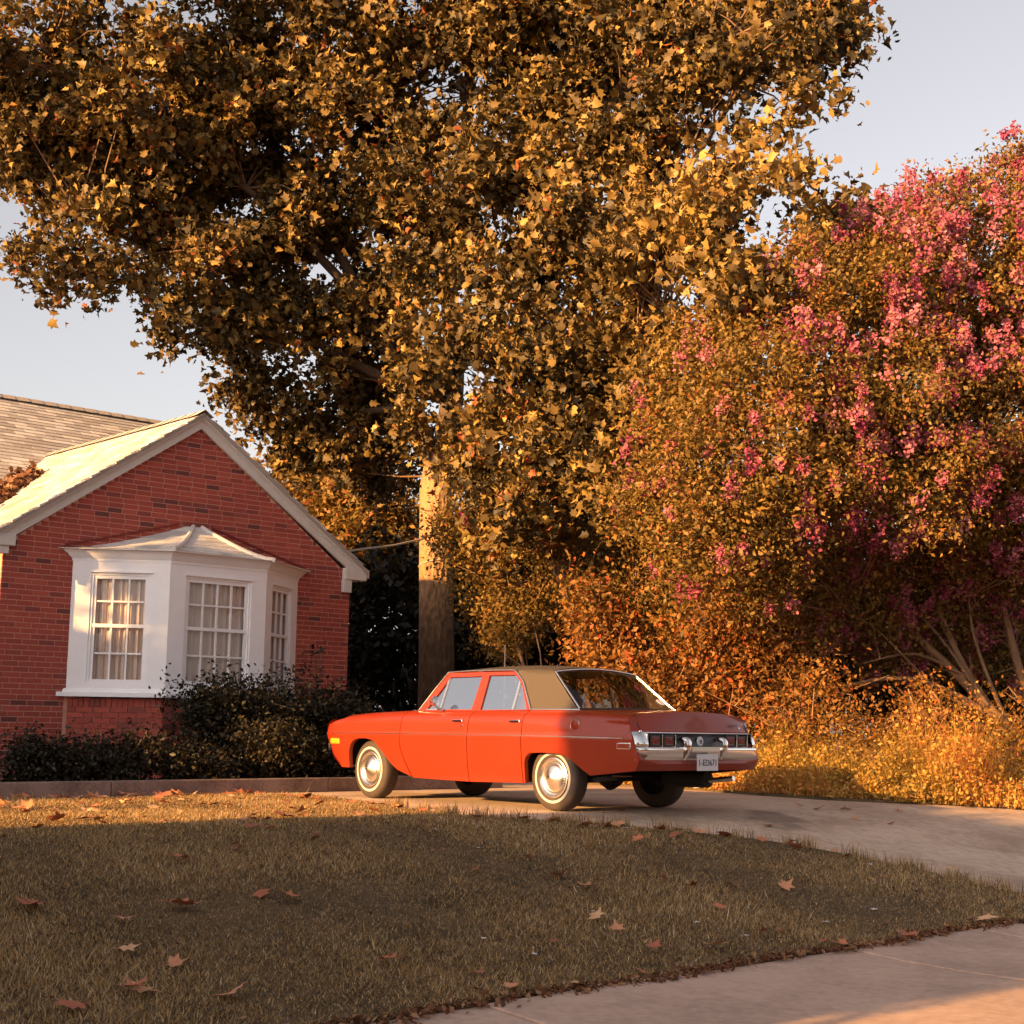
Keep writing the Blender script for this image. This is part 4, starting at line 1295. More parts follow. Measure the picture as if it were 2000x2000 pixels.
# trunk with a slight lean and root flare
rows = []
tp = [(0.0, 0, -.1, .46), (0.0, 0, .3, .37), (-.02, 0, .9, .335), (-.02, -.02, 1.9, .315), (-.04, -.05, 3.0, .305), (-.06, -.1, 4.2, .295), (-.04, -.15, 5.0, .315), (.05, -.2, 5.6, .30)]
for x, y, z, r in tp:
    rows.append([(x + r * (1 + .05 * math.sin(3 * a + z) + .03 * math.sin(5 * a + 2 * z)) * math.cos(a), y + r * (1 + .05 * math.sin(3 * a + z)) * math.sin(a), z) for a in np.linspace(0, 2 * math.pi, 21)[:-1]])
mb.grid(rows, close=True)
limbs = [([(.02, -.2, 5.3), (.2, -.3, 7.0), (.1, -.6, 9.0), (.4, -1.0, 12.0), (.3, -1.5, 16.5)], .26, .05),
         ([(-.05, -.2, 5.2), (-.6, -.4, 6.6), (-1.5, -.8, 8.4), (-2.6, -1.4, 10.6), (-3.6, -2.0, 13.5)], .19, .03),
         ([(.1, -.2, 5.2), (.9, -.9, 6.4), (2.0, -2.4, 7.4), (3.4, -4.4, 8.6), (4.6, -5.6, 10.2)], .18, .03),
         ([(0, -.3, 6.6), (-1.4, -.9, 7.0), (-3.2, -1.6, 7.9), (-4.8, -2.2, 8.6), (-5.9, -3.0, 9.0)], .12, .02),
         ([(.1, -.2, 5.4), (.9, -1.6, 5.6), (1.6, -3.3, 5.6), (2.6, -4.9, 6.0), (3.6, -6.4, 6.6)], .13, .02),
         ([(.2, -.3, 7.2), (1.0, -1.4, 8.6), (2.0, -2.6, 10.0), (3.2, -4.0, 11.0), (4.6, -5.6, 11.0)], .11, .02),
         ([(-.5, -.4, 6.4), (-1.7, .2, 6.4), (-2.6, .8, 6.2), (-3.2, 1.1, 5.9)], .08, .02),
         ([(-1.4, -.7, 8.2), (-3.0, -1.8, 9.6), (-4.8, -2.4, 10.8), (-6.8, -3.3, 11.6)], .10, .02),
         ([(.2, -.5, 8.4), (-.6, -1.2, 10.2), (-1.2, -1.8, 12.5), (-2.4, -2.4, 15.0)], .10, .02),
         ([(.05, -.25, 5.0), (.5, -1.6, 4.9), (1.1, -3.0, 4.7), (1.7, -4.0, 4.6)], .08, .02)]
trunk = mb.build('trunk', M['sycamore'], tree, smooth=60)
mb = MB()
for pts, r0, r1 in limbs: anch += limb(mb, pts, r0, r1)
mb.build('limbs', M['bark_dark'], tree, smooth=60)  # darker bark copy, crown shade put into the limb colour
cl = in_blobs(sb, 34, .6, 8, .25)
mb = MB()
twigs(mb, anch, [tuple(c) for c in cl[::5]], .020, .005, .25, 4)
mb.build('twigs', M['bark_crape'], tree, smooth=60)
per = 42
c, Mx = leaves_at(cl, per, .17, .120, .15, .42)
ti = tint_of(cl, per, .44, .19, .20)
Mx[:, :, 0] *= rng.uniform(.5, 1.05, len(Mx))[:, None]; Mx[:, :, 2] *= rng.uniform(.5, 3.2, len(Mx))[:, None]
# the sunny near branches on the right carry yellower, larger leaves
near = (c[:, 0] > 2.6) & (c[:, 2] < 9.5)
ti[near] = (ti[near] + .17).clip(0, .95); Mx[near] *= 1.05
wv = c + np.array(TB)
dist = np.linalg.norm(wv - np.array([0, 0, CAMZ]), axis=1)
u_ = (wv @ np.array(rx)) / (wv @ np.array(fwd)); v_ = ((wv - np.array([0, 0, CAMZ])) @ np.array(uy)) / (wv @ np.array(fwd))
sizep = np.linalg.norm(Mx[:, :, 0], axis=1) / dist * ((np.abs(u_) < .33) & (np.abs(v_) < .33))
pick = np.argsort(-sizep)[:300]
mask = np.ones(len(c), bool); mask[pick] = False
o = cloud('crown', SYV, SYF, Mx[mask], c[mask], ti[mask], M['syc_leaf'], tree)
o['kind'] = 'stuff'
LM = []
for tt in (.35, .5, .62, .74, .85, .93):
    me = bpy.data.meshes.new('leaf')
    me.from_pydata([tuple(v) for v in SYV], [], SYF)
    at = me.attributes.new('tint', 'FLOAT', 'POINT'); at.data.foreach_set('value', [tt] * len(SYV))
    me.materials.append(M['syc_leaf'])
    LM.append(me)
for i in pick:
    o = link('leaf', LM[int(np.clip((ti[i] - .3) / .65 * 5, 0, 5))], tree)
    R = Matrix([list(r) for r in Mx[i]]).to_4x4(); R.translation = c[i]
    o.matrix_basis = R

# ---- crape myrtles, vine thicket, back hedge ------------------------------
LFV = [(0, -.5, 0), (.28, -.05, .06), (0, .5, -.04), (-.28, -.05, .06)]
LFF = [(0, 1, 2), (0, 2, 3)]
def bush(name, base, blobs, label, cat, leafm, stems, dens=40, per=22, spread=.20, size=.075, tb=.5, bark='bark_crape', group=None, stem_r=(.07, .015), flowers=0, fl_low=-99, partname='crown', twig=4, seedtint=.16):
    t = empty(name, base, 0, label, cat, group)
    b0 = np.array(base)
    bl = [(a - base[0], b_ - base[1], c - base[2], r) for a, b_, c, r in blobs]
    mb = MB(); an = []
    for st in stems: an += limb(mb, [tuple(np.array(p) - b0) for p in st[0]], st[1], st[2], 8)
    cl = in_blobs(bl, dens, .55, 10, .20)
    cl = cl[cl[:, 2] > .12]
    if an and twig: twigs(mb, an, [tuple(q) for q in cl[::twig]], .014, .004, .18, 4)
    if mb.v: mb.build('trunk', M[bark], t, smooth=60)
    c, Mx = leaves_at(cl, per, spread, size, .3)
    ti = tint_of(cl, per, tb, seedtint, .15)
    k = c[:, 2] > .03
    o = cloud(partname, LFV, LFF, Mx[k], c[k], ti[k], M[leafm], t)
    o['kind'] = 'stuff'
    if flowers:
        # panicles: little clouds of crinkled petals near the outside of the crown
        d = []
        for (x, y, z, r) in bl:
            n = max(1, int(flowers * r * r))
            v = rng.normal(size=(n, 3)); v /= np.linalg.norm(v, axis=1, keepdims=True)
            v[:, 2] = v[:, 2] * .8 + .1
            d.append(f3((x, y, z)) + v * (r * rng.uniform(.85, 1.12, n))[:, None])
        d = np.concatenate(d)
        d = d[d[:, 2] > fl_low]
        wx = d[:, 0] + base[0]
        d = d[rng.uniform(size=len(d)) < np.clip((wx - 2.1) / 3.2, .16, 1)]
        npt = 62
        N = len(d) * npt
        big = rng.uniform(.6, 1.7, len(d))
        cc = np.repeat(d, npt, axis=0) + rng.normal(size=(N, 3)) * (np.repeat(big, npt)[:, None] * np.array([.042, .042, .062]))
        R = rand_rot(N) * (.040 * rng.uniform(.6, 1.5, N))[:, None, None]
        tf_ = (.5 + np.repeat(rng.normal(size=len(d)) * .22, npt) + rng.normal(size=N) * .12).clip(0, 1)
        PV = [(0, -.5, 0), (.5, -.1, .18), (.3, .45, -.1), (-.3, .45, .15), (-.5, -.1, -.08)]
        o = cloud('blossom', PV, [(0, 1, 2), (0, 2, 3), (0, 3, 4)], R, cc, tf_, M['flower'], t)
        o['kind'] = 'stuff'
    return t
CRAPE = [
    (6.16, 19.34, 6.74, 1.3), (4.69, 18.96, 6.6, 1.2), (5.73, 19.41, 7.62, 0.75), (6.89, 19.55, 8.79, 0.42), (6.83, 19.66, 8.02, 0.55), (6.51, 19.61, 8.36, 0.28),
    (3.94, 18.63, 6.08, 1.0), (3.22, 18.37, 5.06, 1.0), (4.48, 18.76, 5.17, 1.3), (6.19, 19.56, 5.24, 1.4), (3.56, 18.53, 3.98, 1.1), (5.0, 19.33, 4.07, 1.2),
    (6.73, 20.75, 4.03, 1.3), (2.89, 18.4, 3.49, 0.9), (2.58, 18.48, 4.35, 0.75), (4.39, 21.05, 3.31, 0.9), (6.08, 21.87, 3.28, 1.0), (7.39, 22.18, 3.17, 0.9),
    (2.28, 18.67, 3.0, 0.7), (7.6, 19.91, 6.28, 1.4), (8.0, 21.21, 4.35, 1.5), (5.0, 19.06, 7.27, 0.65), (4.14, 18.91, 6.93, 0.45), (2.28, 19.18, 5.1, 0.7),
    (2.02, 19.31, 4.16, 0.7), (2.55, 18.77, 3.74, 0.7), (1.78, 19.6, 3.58, 0.55), (2.2, 19.1, 3.52, 0.6), (2.91, 18.89, 5.66, 0.7), (2.56, 19.28, 5.75, 0.5),
    (5.28, 21.77, 2.57, 0.75), (6.56, 22.31, 2.33, 0.75), (4.26, 21.18, 2.44, 0.75), (7.58, 22.85, 2.06, 0.8), (5.64, 22.08, 1.84, 0.55), (3.22, 19.32, 2.75, 0.7),
]
CRAPE2 = [
    (-0.55, 22.83, 3.61, 0.7), (0.0, 22.76, 4.09, 0.8), (-0.3, 22.97, 2.67, 0.7), (0.49, 22.91, 3.07, 0.8), (0.93, 22.3, 3.8, 0.7), (1.45, 21.9, 3.06, 0.8),
    (1.9, 21.8, 3.74, 0.8), (2.17, 21.46, 2.58, 0.7), (0.03, 23.06, 2.05, 0.5),
]
VINE = [
    (1.19, 21.19, 2.4, 0.6), (1.69, 21.06, 1.89, 0.6), (1.33, 21.09, 1.67, 0.5), (2.54, 20.88, 1.75, 0.7), (3.11, 20.81, 2.18, 0.7), (2.08, 20.62, 1.45, 0.6),
    (3.14, 20.63, 1.39, 0.6), (3.76, 20.86, 1.83, 0.6), (3.96, 20.45, 1.19, 0.5),
]
BRAMBLE = [
    (3.42, 19.78, 0.97, 0.42), (3.9, 19.5, 0.77, 0.4), (4.48, 19.4, 0.78, 0.45), (5.02, 19.22, 0.66, 0.4), (5.67, 19.4, 0.8, 0.48), (6.26, 19.42, 0.68, 0.42),
    (6.83, 19.68, 0.95, 0.5), (4.31, 20.15, 1.19, 0.45), (5.55, 20.17, 1.07, 0.4),
]
BG = [
    (-4.3, 31.66, 5.44, 1.1), (-3.54, 31.61, 5.77, 1.2), (-2.87, 31.69, 5.24, 1.2), (-3.96, 31.77, 4.68, 0.9), (-2.98, 30.85, 4.04, 1.1), (-2.42, 31.8, 4.48, 1.1),
    (-4.68, 32.55, 6.25, 0.7),
]
BACK = [
    (-2.66, 30.02, 2.81, 1.4), (-2.43, 30.21, 1.48, 1.3), (-2.96, 29.14, 1.94, 1.0), (-0.96, 29.06, 2.46, 1.5), (-0.81, 29.84, 4.06, 1.5), (0.53, 29.03, 2.68, 1.6),
    (0.61, 28.77, 4.47, 1.5), (2.01, 28.76, 4.49, 1.7), (1.96, 28.05, 2.45, 1.6), (3.69, 27.91, 3.43, 1.8), (3.9, 28.12, 2.0, 1.6), (5.43, 27.9, 3.45, 1.8),
    (5.84, 28.15, 1.74, 1.6), (7.27, 27.97, 3.0, 1.7), (7.77, 28.18, 1.57, 1.6), (9.2, 27.97, 3.02, 1.8), (9.51, 28.18, 1.6, 1.6), (1.91, 27.49, 6.27, 1.4),
    (-0.95, 29.25, 1.18, 1.2),
]
bush('crape_myrtle', (7.9, 22.0, 0), CRAPE, 'big crape myrtle covered in pink blossom at the right edge', 'tree', 'small_leaf',
     [([(7.9, 22.0, 0), (7.55, 21.8, .5), (7.1, 21.7, 1.0), (6.4, 21.6, 1.7), (5.6, 21.4, 2.4), (4.4, 21.1, 3.6)], .13, .03),
      ([(7.3, 21.7, .8), (6.5, 21.5, 1.3), (5.6, 21.2, 1.55), (4.6, 21.0, 1.4), (4.0, 20.9, 1.2)], .06, .012),
      ([(7.0, 21.7, 1.1), (6.5, 21.6, 1.9), (6.1, 21.5, 2.9), (5.7, 21.3, 4.2)], .07, .02),
      ([(7.9, 22.1, 0), (7.75, 22.1, 1.0), (7.45, 22.0, 2.0), (7.2, 21.9, 3.2), (7.0, 21.6, 5.0)], .10, .03),
      ([(7.95, 22.1, 0), (8.2, 22.0, 1.5), (8.1, 21.8, 3.2), (7.8, 21.6, 5.0), (7.5, 21.5, 8.0)], .10, .02),
      ([(6.6, 21.6, 1.6), (5.8, 21.3, 1.9), (5.0, 21.1, 1.75)], .035, .01), ([(7.0, 21.7, 1.1), (6.2, 21.4, 1.35), (5.2, 21.0, 2.2), (4.6, 20.8, 2.5)], .03, .008),
      ([(7.3, 21.8, .8), (6.7, 21.5, 2.2), (6.6, 21.3, 3.4)], .04, .01), ([(6.9, 21.6, 1.2), (6.0, 21.5, 2.4), (5.0, 21.4, 2.9)], .035, .01)],
     dens=200, per=40, spread=.15, size=.066, tb=.55, flowers=72, group=None)
bush('crape_myrtle', (.9, 22.2, 0), CRAPE2, 'smaller crape myrtle with sparse pale pink blossom right of the sycamore trunk', 'tree', 'small_leaf',
     [([(1.25, 21.7, 0), (1.2, 21.65, .9), (1.05, 21.7, 1.7), (.85, 21.8, 2.6), (.5, 22.2, 3.4)], .07, .02),
      ([(1.3, 21.7, 0), (1.6, 21.8, 1.2), (1.8, 21.8, 2.4), (1.8, 21.8, 3.4)], .06, .015),
      ([(.5, 22.6, 0), (.35, 22.7, 1.2), (.0, 22.8, 2.4), (-.2, 22.9, 3.4)], .05, .012),
      ([(.45, 22.4, .2), (.5, 22.3, 1.2), (.45, 22.3, 1.9)], .03, .01)],
     dens=210, per=40, spread=.14, size=.064, tb=.5, flowers=12)
bush('vine_thicket', (2.2, 20.8, 0), VINE, 'rusty orange vine thicket tumbling behind the car boot', 'shrub', 'vine_leaf',
     [([(1.6, 20.9, 0), (1.45, 21.0, 1.2), (1.2, 21.1, 2.4)], .05, .012), ([(2.4, 20.7, 0), (2.6, 20.8, 1.0), (3.1, 20.8, 2.2)], .04, .01), ([(3.6, 20.6, 0), (3.7, 20.7, 1.0), (3.8, 20.8, 1.8)], .03, .01)],
     dens=260, per=26, spread=.16, size=.08, tb=.55, seedtint=.2)
bush('bramble_patch', (5.4, 19.1, 0), BRAMBLE, 'tangled rust coloured brambles between the tall weeds and the crape myrtle', 'shrub', 'vine_leaf',
     [([(a, b_, 0), (a + rng.normal() * .3, b_ + .1, c * .7), (a + rng.normal() * .6, b_, c + r * .8)], .016, .004) for a, b_, c, r in BRAMBLE for _ in range(3)],
     dens=300, per=22, spread=.17, size=.062, tb=.5, seedtint=.22)
bush('background_tree', (-3.3, 31.8, 0), BG, 'sunlit bushy tree behind the house between gable and sycamore', 'tree', 'small_leaf',
     [([(-3.3, 31.8, 0), (-3.3, 31.8, 2.5), (-3.2, 31.7, 5.0)], .14, .04), ([(-3.3, 31.8, 2.2), (-4.0, 31.8, 4.0), (-4.3, 31.8, 5.2)], .06, .02)],
     dens=110, per=24, spread=.26, size=.13, tb=.62)
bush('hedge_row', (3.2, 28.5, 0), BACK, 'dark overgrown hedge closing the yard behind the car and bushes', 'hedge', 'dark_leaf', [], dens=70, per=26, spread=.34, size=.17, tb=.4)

# ---- weeds along the drive ------------------------------------------------
def weeds():
    pts = []
    edge = WEEDBED[1:10]
    E = np.array(edge)
    N = 15000
    t = rng.uniform(0, len(E) - 1.001, N)
    i = t.astype(int); fr = (t - i)[:, None]
    base = E[i] * (1 - fr) + E[i + 1] * fr
    back = np.abs(rng.normal(size=N)) * .9 + .03
    base[:, 0] += back + .03
    base[:, 1] += rng.normal(size=N) * .12
    xy = np.array([P(s, n) for s, n in base])
    z0 = zg(base[:, 1]) + .02
    wav = .72 + .34 * np.sin(base[:, 1] * 2.3 + 1) * np.sin(base[:, 1] * 5.1 + base[:, 0] * 2) + .16 * np.sin(base[:, 1] * 11)
    h = (.20 + .66 * (back / 1.0).clip(0, 1.3)) * rng.uniform(.4, 1.35, N) * wav.clip(.35, 1.3)
    return xy, z0, h, back
xy, z0, h, back = weeds()
N = len(h)
# stems as bent blades
BV = [(-.5, 0, 0), (.5, 0, 0), (.34, .15, .5), (-.34, .15, .5), (0, .55, 1.0)]
BFc = [(0, 1, 2, 3), (3, 2, 4)]
def blade_mats(h, wdt, lean):
    N = len(h)
    a = rng.uniform(0, 2 * math.pi, N)
    M3 = np.zeros((N, 3, 3))
    M3[:, 0, 0] = np.cos(a) * wdt; M3[:, 1, 0] = np.sin(a) * wdt
    M3[:, 0, 1] = -np.sin(a) * h * lean; M3[:, 1, 1] = np.cos(a) * h * lean
    M3[:, 2, 2] = h
    return M3
cen = np.stack([xy[:, 0], xy[:, 1], z0], 1)
wroot = empty('weed_strip', P(7.6, 6.5, 0), 0, 'strip of tall sunlit golden weeds along the far edge of the driveway', 'weeds')
wb = np.array(P(7.6, 6.5, 0))
wt = (.45 + .25 * np.sin(xy[:, 0] * 3 + xy[:, 1] * 1.3) + .22 * rng.normal(size=N)).clip(0, 1)
o = cloud('weed_stems', BV, BFc, blade_mats(h, rng.uniform(.005, .010, N), rng.uniform(.3, 1.7, N)), cen - wb, wt, M['weed'], wroot)
o['kind'] = 'stuff'
K = 3
c = np.repeat(cen - wb, K, axis=0)
hh = np.repeat(h, K)
c[:, 2] += hh * rng.uniform(.15, 1.05, N * K)
c[:, :2] += rng.normal(size=(N * K, 2)) * .06
o = cloud('weed_leaves', LFV, LFF, rand_rot(N * K) * (.045 * rng.uniform(.5, 1.6, N * K))[:, None, None], c, (np.repeat(wt, K) + .2 * rng.normal(size=N * K)).clip(0, 1), M['weed'], wroot)
o['kind'] = 'stuff'

# ---- shrubs at the house --------------------------------------------------
def shrub(s, n, r, zt, label, blobs=None, leaf='dark_leaf', size=.055, tb=.4, dens=700):
    x, y, _ = P(s, n)
    if blobs is None:
        blobs = []
        for k in range(9):
            a = rng.uniform(0, 2 * math.pi); d = r * .5 * math.sqrt(rng.uniform())
            q = P(s + d * math.cos(a) * 1.1, n + d * math.sin(a) * .8)
            rb = r * rng.uniform(.35, .52)
            blobs.append((q[0], q[1], max(rb * .7, (zt - rb) * rng.uniform(.45, 1.0)), rb))
    st = [([(x, y, .05), (x + rng.normal() * .1, y, zt * .4), (x + rng.normal() * .25, y, zt * .75)], .03, .008) for _ in range(3)]
    return bush('shrub', (x, y, .07), blobs, label, 'shrub', leaf, st, dens=dens, per=24, spread=.10, size=size, tb=tb, bark='bark_dark', group='shrubs below the brick house', partname='foliage', twig=9)
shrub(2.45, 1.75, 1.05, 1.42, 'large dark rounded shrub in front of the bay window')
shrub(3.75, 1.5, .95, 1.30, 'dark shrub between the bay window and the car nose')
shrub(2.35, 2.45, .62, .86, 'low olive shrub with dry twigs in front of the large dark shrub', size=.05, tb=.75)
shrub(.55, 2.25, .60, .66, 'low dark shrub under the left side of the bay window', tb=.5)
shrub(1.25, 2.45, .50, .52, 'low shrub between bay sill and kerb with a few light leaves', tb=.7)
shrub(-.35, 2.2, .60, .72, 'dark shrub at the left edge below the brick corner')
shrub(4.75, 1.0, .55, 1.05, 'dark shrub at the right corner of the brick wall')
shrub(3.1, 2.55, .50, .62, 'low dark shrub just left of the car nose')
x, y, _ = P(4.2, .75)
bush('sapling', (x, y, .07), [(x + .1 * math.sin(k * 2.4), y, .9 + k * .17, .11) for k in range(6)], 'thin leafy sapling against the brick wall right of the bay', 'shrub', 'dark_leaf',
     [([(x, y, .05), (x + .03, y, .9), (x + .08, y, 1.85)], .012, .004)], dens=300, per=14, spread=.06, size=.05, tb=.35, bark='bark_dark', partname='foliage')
# ================================================================== GRASS, LEAVES, LITTER
def inpoly(s, n, poly):
    r = np.zeros(len(s), bool)
    j = len(poly) - 1
    for i in range(len(poly)):
        a, b_ = poly[i], poly[j]
        c_ = ((a[1] > n) != (b_[1] > n)) & (s < (b_[0] - a[0]) * (n - a[1]) / (b_[1] - a[1] + 1e-12) + a[0])
        r ^= c_
        j = i
    return r
M['grass'] = leafmat('lawn_blade', [(0.0, (.065, .046, .022)), (.25, (.19, .125, .055)), (.5, (.43, .28, .120)), (.72, (.58, .385, .18)), (.88, (.68, .47, .27)), (1.0, (.76, .59, .39))], .3, .7, .2)
def grass_pts(N, dmax=30):
    s = rng.uniform(-7.5, 3.6, N); n = 3.5 + 8.55 * rng.uniform(0, 1, N)
    k = inpoly(s, n, LAWN)
    s, n = s[k], n[k]
    x = OX + SX * s + NX * n; y = OY + SY * s + NY * n
    k = (np.abs(x / y) < .38) & (y > 5.4)
    x, y, s, n = x[k], y[k], s[k], n[k]
    keep = rng.uniform(size=len(x)) < np.clip(7.5 / y, .25, 1) ** 1.2
    return x[keep], y[keep], n[keep], s[keep]
x, y, n, s = grass_pts(640000)
N = len(x)
z = zg(n) + .020
patch = .5 * np.sin(x * 2.1 + 1.3 * np.sin(y * 1.7)) + .5 * np.sin(y * 2.7 + 1.1 * np.sin(x * 2.9 + 1))
h = (.019 + .009 * patch) * rng.uniform(.4, 1.8, N)
tall = rng.uniform(size=N) < .010
h[tall] *= 2.3
GV = [(-.5, 0, 0), (.5, 0, 0), (.0, .8, 1.0)]
o = cloud('lawn_grass', GV, [(0, 1, 2)], blade_mats(h, rng.uniform(.004, .009, N), rng.uniform(.3, 2.2, N)), np.stack([x, y, z], 1), (.44 + .13 * patch + .24 * rng.normal(size=N)).clip(0, 1), M['grass'])
tag(o, 'short shaggy lawn grass browned in patches', 'grass', kind='stuff')
# ragged taller tufts hanging over the driveway edge
E2 = np.array(LAWN[6:18])
t = rng.uniform(0, len(E2) - 1.001, 5200) ; i = t.astype(int); fr = (t - i)[:, None]
b2 = E2[i] * (1 - fr) + E2[i + 1] * fr + rng.normal(size=(5200, 2)) * .05
clump = (np.sin(t * 9) + np.sin(t * 23 + 1) > .2)
b2 = b2[clump]
xyz = np.array([P(a, c_) for a, c_ in b2]); xyz[:, 2] = zg(b2[:, 1]) + .01
N = len(b2)
o = cloud('edge_grass', BV, BFc, blade_mats(.085 * rng.uniform(.4, 1.6, N), rng.uniform(.004, .008, N), rng.uniform(.3, 1.6, N)), xyz, (.4 + .2 * rng.normal(size=N)).clip(0, 1), M['grass'])
tag(o, 'ragged taller grass hanging over the driveway edge', 'grass', kind='stuff')
# dry clippings in the gutter between lawn and pavement
M['dry'] = leafmat('dry_litter', [(0.0, (.09, .04, .02)), (.5, (.20, .09, .05)), (1.0, (.38, .22, .12))], .2, .8, .1)
N = 2600
sd = rng.uniform(-4.2, 3.9, N); nd = 12.0 + rng.normal(size=N) * .04 + .03 * np.sin(sd * 3) + .02 * np.sin(sd * 11)
xyz = np.array([P(a, c_) for a, c_ in zip(sd, nd)]); xyz[:, 2] = zg(nd) + .02 + rng.uniform(0, .018, N)
o = cloud('dry_clippings', LFV, LFF, rand_rot(N, 1.2, (0, 0, 1)) * (.040 * rng.uniform(.3, 1.5, N))[:, None, None], xyz, rng.uniform(0, 1, N), M['dry'])
tag(o, 'line of dry reddish clippings between lawn and pavement', 'clippings', kind='stuff')
# crumbs of straw, twigs and torn leaf sunk into the lawn
N = 5200
sd = rng.uniform(-6.5, 3.3, N); nd = rng.uniform(3.7, 11.9, N)
k = inpoly(sd, nd, LAWN); sd, nd = sd[k], nd[k]; N = len(sd)
xyz = np.array([P(a, c_) for a, c_ in zip(sd, nd)]); xyz[:, 2] = zg(nd) + .032 + rng.uniform(0, .015, N)
Mc = rand_rot(N, 1.6, (0, 0, 1)) * (.028 * rng.uniform(.25, 1.5, N) ** 1.3)[:, None, None]
Mc[:, :, 0] *= rng.uniform(.15, 1.2, N)[:, None]
o = cloud('lawn_crumbs', LFV, LFF, Mc, xyz, rng.uniform(0, 1, N) ** .7, M['dry'])
tag(o, 'crumbs of straw and torn leaf in the lawn', 'litter', kind='stuff')
# fallen sycamore leaves: a few shapes, curled differently
def fallen_mesh(k, mat):
    r = random.Random(k)
    cu, cv, tw = r.uniform(-.5, .9), r.uniform(.1, .9), r.uniform(-.5, .5)
    pts = []
    for (x, y) in LO: pts.append((x * r.uniform(.85, 1.15), y * r.uniform(.9, 1.1)))
    out = pts + [(-x * r.uniform(.9, 1.1), y) for x, y in pts[1:7]][::-1]
    verts = [(0, .05, 0)] + [(x, y, 0) for x, y in out] + [(x * .5, y * .5 + .02, 0) for x, y in out]
    n_ = len(out)
    fcs = []
    for i in range(n_):
        j = (i + 1) % n_
        fcs.append((1 + i, 1 + j, 1 + n_ + j, 1 + n_ + i)); fcs.append((1 + n_ + i, 1 + n_ + j, 0))
    V = []
    for x, y, z in verts:
        z = cu * .7 * x * x + cv * .6 * y * y * (1 if y > 0 else .5) + tw * x * y + r.uniform(-.02, .03)
        V.append((x, y, z + .06))
    mb = MB().add(V, fcs)
    mb.tube([(0, -.38, .06), (.03, -.62, .10), (.09, -.85, .06)], [.016, .013, .012], 4)
    return mb.mesh('fallen_leaf', mat, smooth=50)
dry_cols = [(.46, .16, .075), (.54, .24, .12), (.38, .12, .06), (.62, .36, .19), (.28, .09, .05)]
DL = [simple('dry_leaf_%d' % i, c, .8, noise=.25, nscale=6, bump=.3, bscale=20) for i, c in enumerate(dry_cols)]
FM = [fallen_mesh(k, DL[k % 5]) for k in range(10)]
def fall(s, n, size, k, label, group, z=None, tilt=.25):
    p = P(s, n)
    o = link('fallen_leaf', FM[k % 10])
    zz = (float(zg(n)) + .042) if z is None else z
    o.location = (p[0], p[1], zz)
    size *= 1.2
    o.scale = (size, size, size)
    o.rotation_euler = (random.gauss(0, tilt), random.gauss(0, tilt), random.uniform(0, 6.28))
    return tag(o, label, 'leaf', group)
BIG = [
    (-3.32, 10.1, 0.15, 0, 'large tan star shaped leaf in the middle left of the lawn'),
    (-4.13, 9.9, 0.13, 2, 'brown leaf near the left edge of the shaded lawn'),
    (-4.24, 11.24, 0.12, 0, 'bright brown leaf in the lower left of the lawn'),
    (-3.89, 11.49, 0.12, 1, 'flat pale brown leaf at the lower edge of the lawn'),
    (-2.75, 9.11, 0.12, 5, 'small leaf in the lawn above the large tan leaf'),
    (-4.62, 11.38, 0.12, 7, 'brown leaf at the bottom left corner'),
    (-2.83, 11.29, 0.1, 2, 'narrow upright reddish leaf in the lower middle lawn'),
    (-0.72, 11.73, 0.13, 3, 'pale yellow leaf standing near the pavement'),
    (-0.93, 10.96, 0.1, 3, 'curled tan leaf in the right half of the lawn'),
    (-1.0, 11.2, 0.08, 1, 'small brown leaf beside the curled tan leaf'),
    (1.3, 10.74, 0.1, 1, 'tan leaf in the lawn towards the driveway'),
    (0.15, 11.05, 0.08, 0, 'upright brown leaf right of the lawn middle'),
    (3.55, 10.77, 0.13, 3, 'large pale leaf on the driveway edge at the right'),
    (0.77, 12.09, 0.11, 2, 'dark brown leaf on the pavement edge at the right'),
    (1.25, 9.33, 0.1, 0, 'orange leaf in the upper right lawn'),
    (-3.75, 10.23, 0.08, 1, 'small brown leaf right of the left edge leaf'),
    (-2.19, 8.9, 0.1, 4, 'thin leaf in the shaded lawn below the sunlit strip'),
    (1.51, 8.77, 0.12, 1, 'broad brown leaf at the upper lawn edge'),
    (-3.06, 7.75, 0.09, 0, 'lone leaf just below the sunlit strip at the far left'),
    (-3.98, 10.7, 0.09, 3, 'flat pale leaf left of the lawn middle'),
    (-2.6, 10.08, 0.1, 0, 'thin upright leaf in the middle of the lawn'),
    (-0.1, 11.6, 0.08, 2, 'small rusty leaf near the pavement'),
    (-1.13, 11.62, 0.09, 2, 'dark reddish leaf low in the grass'),
    (1.95, 11.97, 0.13, 3, 'tan leaf on the pavement edge at the far right'),
]
for (s, n, size, k, lab) in BIG: fall(s, n, size, k, lab, 'fallen sycamore leaves', float(zg(n)) + .055, .2)
def scatter(count, fs, fn_, size, label, z=None, zoff=.0):
    for q in range(count):
        s, n = fs(), fn_()
        zz = None if z is None else z
        fall(s, n, size * random.uniform(.6, 1.25), random.randrange(10), label, 'fallen sycamore leaves', zz)
R_ = random.uniform
scatter(26, lambda: R_(-5.2, 2.2), lambda: R_(8.0, 11.8), .085, 'small dry leaf on shaded lawn')
scatter(74, lambda: R_(-2.6, 1.4), lambda: R_(3.7, 7.6), .10, 'curled leaf on sunlit lawn strip')
scatter(34, lambda: R_(-1.5, 1.8), lambda: R_(3.08, 3.55), .13, 'leaf on concrete below bed kerb', .012)
E3 = np.array(LAWN[8:14])
